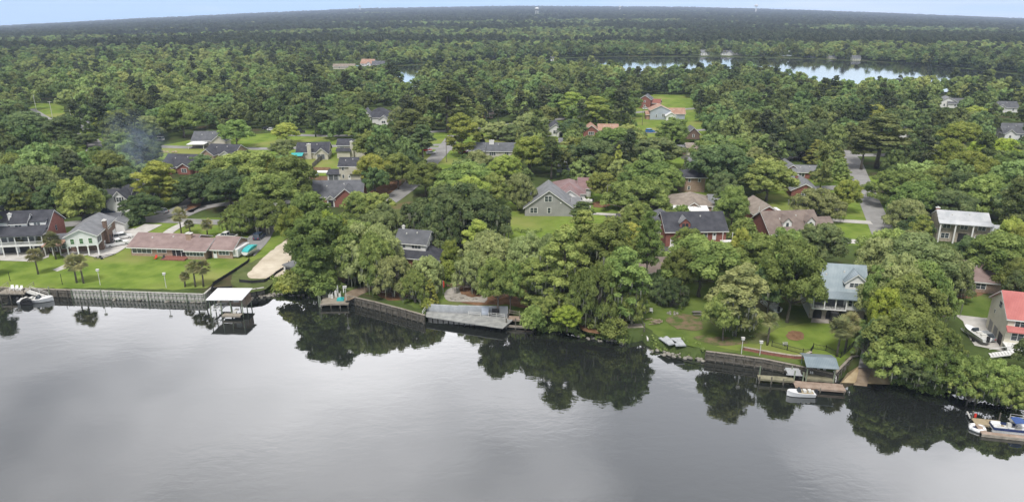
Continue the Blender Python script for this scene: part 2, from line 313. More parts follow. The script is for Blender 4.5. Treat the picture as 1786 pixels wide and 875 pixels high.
# waterline in photo pixels, natural = width of the sloping bank in metres
BANK = [(-900,505,0),(-300,512,0),(0,514,0),(127,519,0),(128,518,0),(357,526,0),(372,514,0),(424,520,0),(462,514,1.0),(500,512,4),(560,516,4),(600,527,0.5),(612,530,0),
        (655,540,0),(700,552,0),(742,564,0),(745,545,0),(890,549,0.3),(905,560,0.6),(934,572,2),(1000,583,4),(1050,592,4),(1092,600,2),(1120,594,1.5),(1140,612,3),(1222,629,1.5),(1230,628,0),(1330,641,0),(1452,668,0),
        (1478,652,3),(1556,671,8),(1640,683,5),(1700,694,5),(1786,716,5),(1950,760,5),(2400,880,5)]
BK = []
for (a, b, w) in BANK:
    p = P(a, b, 0.0); BK.append((math.atan2(p.x, p.y), math.hypot(p.x, p.y), w))
def bank_r(az):
    if az <= BK[0][0]: return BK[0][1], BK[0][2]
    for (a, ra, wa), (b, rb, wb) in zip(BK, BK[1:]):
        if az <= b:
            t = (az - a) / (b - a)
            xa, ya = ra*math.sin(a), ra*math.cos(a); xb, yb = rb*math.sin(b), rb*math.cos(b)
            # ray / segment intersection
            dx, dy = math.sin(az), math.cos(az); ex, ey = xb-xa, yb-ya
            den = dx*ey - dy*ex
            r = (xa*ey - ya*ex) / den if abs(den) > 1e-9 else ra
            return r, wa + (wb-wa)*t
    return BK[-1][1], BK[-1][2]
def build_land():
    azs = sorted(set([R(a/4.0) for a in range(-70*4, 66*4)] + [b[0] for b in BK] + [(BK[i][0] + BK[i+1][0]) / 2 for i in range(len(BK)-1)]))
    far = [300, 400, 520, 680, 880, 1100, 1200, 1500, 2000, 2800, 4000, 6000, 9000]
    v = []; f = []; nr = 4 + 1 + len(far); rnd = random.Random(2)
    for az in azs:
        r0, w = bank_r(az); jit = rnd.uniform(-0.5, 0.5) if w > 1.4 else 0
        s, c = math.sin(az), math.cos(az)
        rows = [(r0 - 0.3*w + jit, -1.5), (r0 + 0.02 + jit, -0.05), (r0 + 0.06 + w*0.45, L*0.55 if w > 0.9 else L - 0.25), (r0 + 0.14 + w, L), (r0 + 22, L)]
        for k, r in enumerate(far): rows.append((max(r, r0 + 40 + k), None))
        for r, z in rows:
            x, y = r*s, r*c; v.append((x, y, gz(x, y) if z is None else z))
    n = len(rows)
    for i in range(len(azs) - 1):
        for k in range(n - 1):
            a = i*n + k; f.append((a, a + n, a + n + 1, a + 1))
    me = bpy.data.meshes.new('ground'); me.from_pydata(v, [], f); o = bpy.data.objects.new('ground', me); col.objects.link(o)
    g = bpy.data.materials.new('woodland_floor'); g.use_nodes = True; nt = g.node_tree; b = nt.nodes['Principled BSDF']
    b.inputs['Roughness'].default_value = 1; b.inputs['Specular IOR Level'].default_value = 0
    tc = N(nt, 'ShaderNodeTexCoord')
    n1 = N(nt, 'ShaderNodeTexNoise', i_Scale=0.07, i_Detail=9.0, i_Roughness=0.62); K(nt, tc.outputs['Object'], n1.inputs['Vector'])
    n2 = N(nt, 'ShaderNodeTexNoise', i_Scale=0.9, i_Detail=6.0); K(nt, tc.outputs['Object'], n2.inputs['Vector'])
    c = Rmp(nt, n1.outputs[0], [(0.36, (0.085, 0.065, 0.042)), (0.46, (0.06, 0.08, 0.028)), (0.60, (0.085, 0.12, 0.038))])
    c = MixC(nt, Rmp(nt, n2.outputs[0], [(0.4, 0.0), (0.7, 0.5)]), c, (0.05, 0.07, 0.025)); K(nt, c, b.inputs['Base Color'])
    me.materials.append(g); tag(o, None, kind='structure')
build_land()
def build_water():
    m = bpy.data.materials.new('river_water'); m.use_nodes = True; nt = m.node_tree; nt.nodes.clear()
    tc = N(nt, 'ShaderNodeTexCoord')
    mp = N(nt, 'ShaderNodeMapping'); mp.inputs['Scale'].default_value = (0.55, 1.0, 1.0); mp.inputs['Rotation'].default_value = (0, 0, R(-12)); K(nt, tc.outputs['Object'], mp.inputs[0])
    w1 = N(nt, 'ShaderNodeTexNoise', i_Scale=0.75, i_Detail=3.0, i_Roughness=0.55, i_Distortion=0.4); K(nt, mp.outputs[0], w1.inputs['Vector'])
    w2 = N(nt, 'ShaderNodeTexNoise', i_Scale=0.11, i_Detail=2.0); K(nt, mp.outputs[0], w2.inputs['Vector'])
    big = N(nt, 'ShaderNodeTexNoise', i_Scale=0.014, i_Detail=2.0); K(nt, tc.outputs['Object'], big.inputs['Vector'])
    amp = Rmp(nt, big.outputs[0], [(0.38, 0.35), (0.62, 1.0)])
    h = Mth(nt, 'ADD', Mth(nt, 'MULTIPLY', Mth(nt, 'MULTIPLY', w1.outputs[0], amp), 0.55), Mth(nt, 'MULTIPLY', w2.outputs[0], 1.0))
    bp = N(nt, 'ShaderNodeBump', i_Strength=0.36, i_Distance=0.08); K(nt, h, bp.inputs['Height'])
    gl = N(nt, 'ShaderNodeBsdfGlossy', i_Roughness=0.025); gl.inputs[0].default_value = (1, 1, 1, 1); K(nt, bp.outputs[0], gl.inputs['Normal'])
    df = N(nt, 'ShaderNodeBsdfDiffuse'); df.inputs[0].default_value = (0.018, 0.021, 0.019, 1)
    fr = N(nt, 'ShaderNodeFresnel', i_IOR=1.95); K(nt, bp.outputs[0], fr.inputs['Normal'])
    mx = N(nt, 'ShaderNodeMixShader'); K(nt, Mth(nt, 'MULTIPLY', fr.outputs[0], 1.5, True), mx.inputs[0]); K(nt, df.outputs[0], mx.inputs[1]); K(nt, gl.outputs[0], mx.inputs[2])
    o = N(nt, 'ShaderNodeOutputMaterial'); K(nt, mx.outputs[0], o.inputs[0])
    mx.name = 'surface'; ml = m.copy(); ml.name = 'lake_water'; fac = ml.node_tree.nodes['surface'].inputs[0].links[0].from_node; fac.inputs[1].default_value = 0.62
    b = MB(); b.add([(-1500, -900, 0), (1500, -900, 0), (1500, 900, 0), (-1500, 900, 0)], [(0, 1, 2, 3)])
    tag(b.build('river', m), None, kind='structure')
    # the lake among the trees
    px = [(600,114),(690,116),(760,112),(870,106),(1070,99),(1250,100),(1400,103),(1500,107),(1600,112),(1700,122),(1786,132),(1950,150),(1950,185),(1700,160),(1450,163),(1300,132),(1100,142),(1000,122),(880,119),(745,130),(730,160),(700,158),(686,130),(600,124)]
    b = MB(); pts = [P(a, c, L + 0.5) for a, c in px]; b.add([(q.x, q.y, L + 0.5) for q in pts], [tuple(range(len(pts)))])
    tag(b.build('lake', ml), None, kind='structure')
    rim = MB()
    for a, c in zip(pts, pts[1:] + pts[:1]): rim.add([a, c, (c.x, c.y, L - 1), (a.x, a.y, L - 1)], [(0, 1, 2, 3)])
    tag(rim.build('lake_bank', 'rough'), None, kind='structure')
build_water()
LV = {'z': 0}
def sheet(name, pts, m, lv=1, z=L):
    """flat patch of ground from photo pixels, lv = stacking level"""
    zz = z + 0.02 * lv
    q = [P(a, b, zz) for a, b in pts]
    if m in ('dirt', 'straw', 'sand', 'yellowish', 'rough', 'lawn2', 'worn', 'lawn'):
        rn = random.Random(int(pts[0][0])); amp = .75 if m in ('worn', 'dirt', 'straw', 'yellowish') else .3; qq = []
        for u, v in zip(q, q[1:] + q[:1]):
            n = max(1, min(24, int((v - u).length / 1.1)))
            if (v - u).length > 60: n = 1
            am = min(amp, .28 * (v - u).length / n)
            for i in range(n): w = u.lerp(v, i / n); qq.append(w + Vector((rn.uniform(-am, am), rn.uniform(-am, am)*1.3, 0)))
        q = qq
    b = MB(); b.add(q, [tuple(range(len(q)))])
    o = b.build(name, m)
    if o.data.polygons[0].normal.z < 0: o.data.flip_normals()
    return tag(o, None, kind='structure')
def smooth_poly(pts, it=2):
    for _ in range(it):
        out = []
        for i in range(len(pts)):
            a = pts[i]; b = pts[(i+1) % len(pts)]
            out += [(a[0]*.75 + b[0]*.25, a[1]*.75 + b[1]*.25), (a[0]*.25 + b[0]*.75, a[1]*.25 + b[1]*.75)]
        pts = out
    return pts
def road(name, cl, width, m, lv=3, z=L):
    """strip of real width along a centre line given in photo pixels"""
    p = [P(a, b, z + 0.02*lv) for a, b in cl]
    for _ in range(2):
        q = [p[0]]
        for a, b in zip(p, p[1:]): q += [a.lerp(b, .25), a.lerp(b, .75)]
        p = q + [p[-1]]
    v = []
    for i, c in enumerate(p):
        d = (p[min(i+1, len(p)-1)] - p[max(i-1, 0)]); d.z = 0; d.normalize(); n = Vector((-d.y, d.x, 0)) * width/2
        v += [c + n, c - n]
    b = MB(); b.add(v, [(2*i, 2*i+1, 2*i+3, 2*i+2) for i in range(len(p)-1)])
    return tag(b.build(name, m), None, kind='structure')
# lawns
lawns = [
 ('lawn', [(-250,505),(127,500.5),(357,506),(372,492),(430,462),(470,448),(505,410),(508,385),(400,377),(250,388),(205,398),(120,430),(0,440),(-250,440)], 'lawn', 1),
 ('lawn', [(505,400),(508,370),(560,372),(540,405)], 'lawn', 2),
 ('verge', [(425,512),(465,506),(500,470),(505,440),(430,455),(395,490)], 'rough', 2),
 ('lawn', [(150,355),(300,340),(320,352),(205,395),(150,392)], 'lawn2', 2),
 ('lawn', [(0,375),(35,375),(30,400),(0,405)], 'lawn', 2),
 ('lawn', [(270,246),(620,222),(640,252),(600,262),(520,285),(270,285)], 'lawn', 1),
 ('lawn', [(520,268),(640,268),(640,312),(520,312)], 'lawn', 2),
 ('lawn', [(45,180),(110,180),(115,204),(45,205)], 'lawn', 2),
 ('lawn', [(0,235),(190,225),(190,262),(0,262)], 'lawn', 1),
 ('lawn', [(680,236),(840,225),(850,258),(775,300),(700,300)], 'lawn', 1),
 ('lawn', [(640,335),(720,300),(720,380),(660,375)], 'rough', 1),
 ('lawn', [(830,225),(1095,200),(1300,200),(1300,260),(1000,270),(830,262)], 'lawn', 1),
 ('lawn', [(880,330),(1090,335),(1090,440),(870,440)], 'lawn', 1),
 ('lawn', [(1100,165),(1240,165),(1240,222),(1100,222)], 'lawn', 2),
 ('lawn', [(1160,240),(1240,240),(1250,400),(1160,400)], 'lawn', 1),
 ('lawn', [(1300,320),(1640,300),(1660,430),(1300,425)], 'lawn', 1),
 ('lawn', [(1390,290),(1500,285),(1510,330),(1400,330)], 'lawn', 2),
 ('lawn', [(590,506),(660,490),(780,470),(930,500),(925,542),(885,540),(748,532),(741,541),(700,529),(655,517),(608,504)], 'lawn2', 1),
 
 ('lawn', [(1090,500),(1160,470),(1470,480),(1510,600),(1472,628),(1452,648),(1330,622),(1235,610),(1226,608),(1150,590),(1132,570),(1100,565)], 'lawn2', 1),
 ('lawn', [(1340,575),(1420,560),(1480,560),(1500,600),(1455,638),(1330,616),(1250,606),(1255,598),(1340,600)], 'lawn', 3),
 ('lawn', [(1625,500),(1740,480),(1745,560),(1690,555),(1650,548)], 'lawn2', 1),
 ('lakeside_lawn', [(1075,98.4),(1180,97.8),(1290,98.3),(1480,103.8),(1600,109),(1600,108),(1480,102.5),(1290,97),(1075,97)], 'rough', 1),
]
for n_, pts, m_, lv in lawns: sheet(n_, smooth_poly(pts, 1), m_, lv)
# bare ground
for n_, pts, m_, lv in [
 ('sand_pad', [(425,488),(502,482),(505,470),(510,440),(540,405),(525,400),(500,418),(468,440),(440,466)], 'sand', 4),
 ('mulch_bed', [(322,372),(345,368),(354,350),(345,342),(330,352)], 'straw', 6),
 ('dirt_patch', [(545,330),(580,340),(585,362),(550,360)], 'dirt', 2),
 ('pine_straw_bed', [(640,335),(690,312),(705,318),(690,338),(645,350)], 'straw', 3),
 ('pine_straw_bed', [(790,515),(880,500),(935,515),(930,540),(880,530),(800,532)], 'straw', 3),
 ('worn_grass', [(1155,555),(1195,545),(1230,555),(1225,580),(1175,572)], 'worn', 5),
 ('worn_grass', [(1195,584),(1290,588),(1315,600),(1240,604)], 'worn', 4),
 ('mulch_bed', [(1369,586),(1375,577),(1395,576),(1404,584),(1398,593),(1378,593)], 'straw', 5),
 ('pine_straw_bed', [(1000,560),(1090,530),(1100,560),(1080,585),(1020,580)], 'straw', 3),
 ('mulch_bed', [(1030,352),(1062,350),(1065,362),(1035,362)], 'straw', 4),
 ('dirt_patch', [(385,352),(460,345),(465,358),(400,368)], 'dirt', 5),
 ('dirt_patch', [(655,505),(712,500),(716,520),(680,526),(655,515)], 'straw', 3),
 ('worn_grass', [(1610,500),(1700,470),(1740,500),(1700,520),(1640,520)], 'straw', 2),
 ('red_dirt', [(797,497),(828,500),(842,505),(842,517),(810,519)], 'straw', 6),
]: sheet(n_, smooth_poly(pts, 2), m_, lv)
# roads, drives, paths
road('street', [(100,392),(205,384),(262,383),(300,372),(330,356),(350,338),(375,325)], 6.0, 'asphalt', 4)
road('street', [(215,384),(290,384),(345,386),(420,389),(520,394),(560,398)], 5.0, 'asphalt', 5)
road('street', [(318,376),(345,364),(380,356),(470,352),(540,352)], 4.5, 'asphalt', 6)
road('driveway', [(268,391),(225,412),(190,440),(165,448)], 5.5, 'concrete', 7)
sheet('driveway', [(120,452),(205,432),(235,398),(200,400),(105,444)], 'concrete', 6)
road('driveway', [(330,386),(303,398),(290,408)], 3.0, 'concrete', 7)
road('driveway', [(490,388),(460,402),(452,420),(425,446)], 5.5, 'asphalt', 7)
sheet('parking_pad', smooth_poly([(385,446),(460,425),(470,405),(450,398),(420,425),(385,440)], 1), 'asphalt', 8)
sheet('sidewalk', [(92,470),(125,456),(140,455),(130,462),(100,473)], 'concrete', 3)
road('street', [(-30,262),(140,246),(268,256),(400,258),(480,260),(620,252),(830,262)], 6.0, 'asphalt', 3)
road('street', [(500,235),(600,238),(800,228),(900,215),(1100,196),(1300,184)], 6.0, 'asphalt', 3)
road('street', [(140,268),(168,262),(160,240),(120,232),(75,205),(50,190)], 6.0, 'asphalt', 5)
road('street', [(792,236),(780,252),(768,268),(745,290),(722,318),(700,335),(676,352),(640,372)], 6.5, 'asphalt', 5)
road('street', [(775,252),(700,256)], 5.0, 'asphalt', 6)
road('street', [(740,306),(700,305)], 5.0, 'asphalt2', 6)
road('street', [(1468,262),(1487,276),(1500,310),(1516,350),(1540,405),(1556,440)], 6.4, 'asphalt', 5)
road('driveway', [(1420,382),(1520,388)], 3.6, 'concrete', 6)
road('driveway', [(1440,418),(1545,424)], 4.0, 'concrete', 6)
road('driveway', [(1425,328),(1505,326)], 6.0, 'asphalt', 6)
road('street', [(1310,300),(1400,262),(1490,272),(1600,268),(1786,262)], 6.0, 'asphalt', 3)
road('street', [(1150,296),(1250,298)], 5, 'asphalt', 3)
road('street', [(1110,232),(1240,226)], 5, 'asphalt', 4)
road('street', [(1068,372),(1082,386),(1092,410),(1130,430),(1170,440)], 6.0, 'asphalt2', 4)
road('driveway', [(990,376),(1010,368),(1015,358)], 6.0, 'concrete', 5)
road('driveway', [(1030,372),(1074,374)], 2.5, 'concrete', 5)
road('driveway', [(1180,425),(1178,470)], 4.0, 'concrete', 5)
sheet('parking_court', [(1665,548),(1735,556),(1760,590),(1750,612),(1700,602),(1688,585),(1680,560)], 'concrete', 4)
sheet('forecourt', [(1692,412),(1755,420),(1750,432),(1690,428)], 'paver', 4)
sheet('pool_terrace', [(-60,452),(60,456),(85,448),(88,430),(-60,420)], 'concrete', 5)
sheet('terrace', smooth_poly([(775,508),(788,500),(800,500),(850,505),(850,528),(830,526),(785,526),(775,520)], 1), 'paver', 5)
sheet('patio', [(1414,562),(1498,566),(1500,557),(1416,553)], 'paver', 5)
sheet('boat_ramp_track', [(1497,640),(1522,642),(1520,600),(1505,600)], 'asphalt', 6)
sheet('garden_path', smooth_poly([(598,524),(612,522),(660,500),(660,494),(625,500),(606,508)], 1), 'dirt', 4)
# ------------------------------------------------------------------ trees
def leaf_mesh(name, cl, per, leaf, seed, tree_h, jit=0.7, under=-0.45, droop=0.0, sq=1.0):
    """cl: list of (x,y,z,r) clumps; small folded leaf sprays spread through every clump"""
    rg = np.random.default_rng(seed); cl = np.array(cl); n = len(cl)
    cnt = np.maximum(6, (per * (cl[:, 3] / cl[:, 3].mean()) ** 2).astype(int)); idx = np.repeat(np.arange(n), cnt); T = len(idx)
    d = rg.normal(size=(T, 3)); d /= np.linalg.norm(d, axis=1)[:, None]
    low = d[:, 2] < under; d[low, 2] *= -0.6; d /= np.linalg.norm(d, axis=1)[:, None]
    rad = cl[idx, 3] * (0.55 + 0.5 * rg.random(T) ** 0.7) * (1 + 0.22 * np.sin(d[:, 0] * 5 + idx) * np.cos(d[:, 1] * 6 + idx * 1.7))
    c = cl[idx, :3] + d * rad[:, None] * np.array([1, 1, sq])
    c[:, 2] -= droop * rg.random(T) ** 2 * cl[idx, 3]
    nrm = d + np.array([0, 0, 0.25]) + rg.normal(size=(T, 3)) * jit; nrm /= np.linalg.norm(nrm, axis=1)[:, None]
    t = np.cross(nrm, rg.normal(size=(T, 3))); t /= np.linalg.norm(t, axis=1)[:, None]; b = np.cross(nrm, t)
    s = leaf * (0.6 + 0.8 * rg.random(T)); s2 = s * (0.45 + 0.4 * rg.random(T)); fold = (rg.random(T) - 0.5) * s * 0.5
    v = np.empty((T, 4, 3))
    v[:, 0] = c - t * s[:, None]; v[:, 1] = c - b * s2[:, None] + nrm * fold[:, None]; v[:, 2] = c + t * s[:, None]; v[:, 3] = c + b * s2[:, None] + nrm * fold[:, None]
    me = bpy.data.meshes.new(name); me.vertices.add(T * 4); me.vertices.foreach_set('co', v.reshape(-1))
    me.loops.add(T * 4); me.loops.foreach_set('vertex_index', np.arange(T * 4, dtype=np.int32))
    me.polygons.add(T); me.polygons.foreach_set('loop_start', np.arange(0, T * 4, 4, dtype=np.int32)); me.polygons.foreach_set('loop_total', np.full(T, 4, dtype=np.int32))
    me.update(calc_edges=True); return me
def clumps(kind, W, H, n, seed):
    rn = random.Random(seed); out = []
    off = [rn.uniform(0, 6.28) for _ in range(6)]
    def lobe(a, z): return 1 + 0.17*math.sin(2*a+off[0]) + 0.16*math.sin(3*a+off[1]+z*3) + 0.11*math.sin(5*a+off[2]+z*2)
    k = 0
    while len(out) < n and k < n * 60:
        k += 1
        a = rn.uniform(0, 2*math.pi); q = rn.random()
        if kind == 'oak':
            c0 = 0.16; e = rn.uniform(-0.45, 1.0); r = math.sqrt(max(0, 1 - max(e, -0.2)**2)) ; rr = rn.choice([1, 1, 1, 0.6, 0.4])
            x, y = r*rr*W*.38*lobe(a, e)*math.cos(a), r*rr*W*.38*lobe(a, e)*math.sin(a); z = H*(c0 + (1-c0)*(0.42 + 0.45*e*(0.9 + 0.12*math.sin(3*a+off[3])))); cr = W*rn.uniform(.05, .135)
        elif kind == 'live':
            e = rn.uniform(-0.25, 1.0); r = math.sqrt(max(0, 1 - max(e, 0)**2)); rr = rn.choice([1, 1, 1, 0.65, 0.45])
            x, y = r*rr*W*.41*lobe(a, e)*math.cos(a), r*rr*W*.41*lobe(a, e)*math.sin(a); z = H*(0.34 + 0.52*e*(0.9 + 0.1*math.sin(4*a+off[3]))); cr = W*rn.uniform(.045, .115)
        elif kind == 'tall':
            e = rn.uniform(0, 1); r = math.sin(math.pi*(0.12 + 0.82*e))**0.7; rr = rn.choice([1, 1, .5])
            x, y = r*rr*W*.38*lobe(a, e*5)*math.cos(a), r*rr*W*.38*lobe(a, e*5)*math.sin(a); z = H*(0.14 + 0.80*e); cr = W*rn.uniform(.07, .16)
        elif kind == 'cone':
            e = rn.random()**1.3; r = (1 - e)**0.8 + 0.06
            x, y = r*W*.42*lobe(a, 0)*math.cos(a), r*W*.42*math.sin(a); z = H*(0.08 + 0.88*e); cr = W*rn.uniform(.085, .13)*(1.1 - .5*e)
        elif kind == 'pine':
            e = rn.random(); r = math.sin(math.pi*(0.25 + 0.68*e))*rn.uniform(0.35, 1)
            x, y = r*W*.42*lobe(a, e*4)*math.cos(a), r*W*.42*lobe(a, e*4)*math.sin(a); z = H*(0.42 + 0.54*e) - r*H*0.03; cr = W*rn.uniform(.09, .15)
        elif kind == 'shrub':
            e = rn.random(); r = math.sqrt(1 - e*e); x, y = r*W*.36*lobe(a, 0)*math.cos(a), r*W*.36*math.sin(a); z = H*(0.15 + .65*e); cr = W*rn.uniform(.12, .2)
        if kind in ('oak', 'live', 'tall') and rn.random() < .10: s_ = rn.uniform(1.08, 1.22); x *= s_; y *= s_; z = min(z*1.04, H); cr *= .6
        md = min([((x-o[0])**2 + (y-o[1])**2 + (z-o[2])**2)**.5 / (o[3]+cr) for o in out] or [9])
        if md < 0.47: continue
        out.append((x, y, z, cr))
    out.sort(key=lambda c: c[2]); return out
def trunk_mesh(kind, W, H, cl, seed):
    rn = random.Random(seed); b = MB(); base = {'oak': .035, 'live': .055, 'tall': .035, 'cone': .02, 'pine': .022, 'shrub': .012}[kind] * (W if kind != 'pine' else H) * .75
    top = {'oak': .55, 'live': .38, 'tall': .8, 'cone': .85, 'pine': .95, 'shrub': .5}[kind] * H
    nseg = 6; pts = []; rs = []
    for i in range(nseg + 1):
        t = i / nseg; pts.append((rn.uniform(-.02, .02)*W*t*2, rn.uniform(-.02, .02)*W*t*2, -0.4 + (top + .4)*t)); rs.append(base*(1.35 if i == 0 else 1)*(1 - .72*t))
    b.tube(pts, rs, 7)
    fork = {'oak': .22, 'live': .10, 'tall': .2, 'cone': .1, 'pine': .45, 'shrub': .08}[kind]
    for c in cl[::(2 if kind != 'pine' else 1)]:
        z0 = max(fork*H, min(c[2] - (abs(c[0])+abs(c[1]))*(.5 if kind != 'pine' else .12), top*.92)); t = max(0, min(z0/top, 1)); r0 = base*(1 - .72*t)*.5
        p0 = Vector((0, 0, z0)); p1 = Vector(c[:3]); mid = p0.lerp(p1, .5) + Vector((0, 0, -.05*H if kind in ('oak', 'live') else 0)) + Vector((rn.uniform(-.3, .3), rn.uniform(-.3, .3), .3))
        b.tube([p0, mid, p1], [r0, r0*.6, r0*.22], 5, False)
    me = bpy.data.meshes.new('trunk'); me.from_pydata(b.v, [], b.f); me.polygons.foreach_set('use_smooth', [True]*len(me.polygons)); me.materials.append(M['bark']); return me
def moss_mesh(cl, W, H, seed, n=260):
    rn = random.Random(seed); v = []; f = []
    for _ in range(n):
        c = rn.choice(cl); a = rn.uniform(0, 6.28); x = c[0] + math.cos(a)*c[3]*.9; y = c[1] + math.sin(a)*c[3]*.9; z = c[2] - c[3]*rn.uniform(0, .5)
        ln = rn.uniform(.7, 2.6); w = rn.uniform(.07, .2); a = rn.uniform(0, 3.14); dx, dy = math.cos(a)*w, math.sin(a)*w; o = len(v)
        v += [(x-dx, y-dy, z), (x+dx, y+dy, z), (x+dx*.9+.05, y+dy*.9, z-ln*.5), (x-dx*.9, y-dy*.9+.05, z-ln*.5), (x+.04, y, z-ln)]; f += [(o, o+1, o+2, o+3), (o+3, o+2, o+4)]
    me = bpy.data.meshes.new('moss'); me.from_pydata(v, [], f); me.materials.append(M['moss']); return me
PROTO = {}
SPEC = {  # kind: W, H, clumps, sprays per clump, leaf size, jitter, squash, variants
 'oak': (13, 15, 92, 300, .225, .42, .85, 4), 'live': (16, 11, 104, 290, .225, .42, .72, 4), 'tall': (10, 21, 86, 270, .22, .45, .8, 3),
 'cone': (7, 12, 66, 170, .20, .4, .7, 2), 'pine': (10, 23, 62, 210, .24, .6, .58, 3), 'shrub': (4, 3, 26, 120, .16, .5, .8, 2)}
for k_, (W, H, n, per, lf, jit, sq, nv) in SPEC.items():
    for i in range(nv):
        sd_ = hash((k_ == 'oak', k_ == 'live', k_ == 'tall', k_ == 'pine', i)) % 9999 if False else sum(map(ord, k_)) * 7 + i * 31
        cl = clumps(k_, W, H, n, sd_)
        zs = max(c[2] + c[3] for c in cl)
        crown = leaf_mesh('crown', cl, per, lf, sd_, H, jit, sq=sq)
        tr = trunk_mesh(k_, W, H, cl, sd_)
        ms = moss_mesh([c for c in cl if c[2] < H*.7], W, H, sd_) if k_ in ('live', 'tall') else None
        PROTO[(k_, i)] = (W, zs, crown, tr, ms)
KINDNAME = {'oak': 'oak_tree', 'live': 'live_oak_tree', 'tall': 'cypress_tree', 'cone': 'magnolia_tree', 'pine': 'pine_tree', 'shrub': 'shrub'}
COLW = {'mid': 'green', 'dark': 'dark green', 'bright': 'bright green', 'lime': 'lime green', 'grey': 'grey-green', 'pine': 'dull olive', 'yellow': 'yellowish green'}
TREES = []      # dicts: kind, tint, base xy, w, h, px, top, base px
def T(cx, top, w, H, kind='oak', tint='mid', rz=None, moss=None):
    p = P(cx, top, L + H); x, y = p.x, p.y; s = pix(x, y, L)
    TREES.append(dict(kind=kind, tint=tint, x=x, y=y, w=1.1 * w / pix(x, y, L + H*.6)[2], h=H, cx=cx, top=top, wp=w, base=s[1], hand=True))
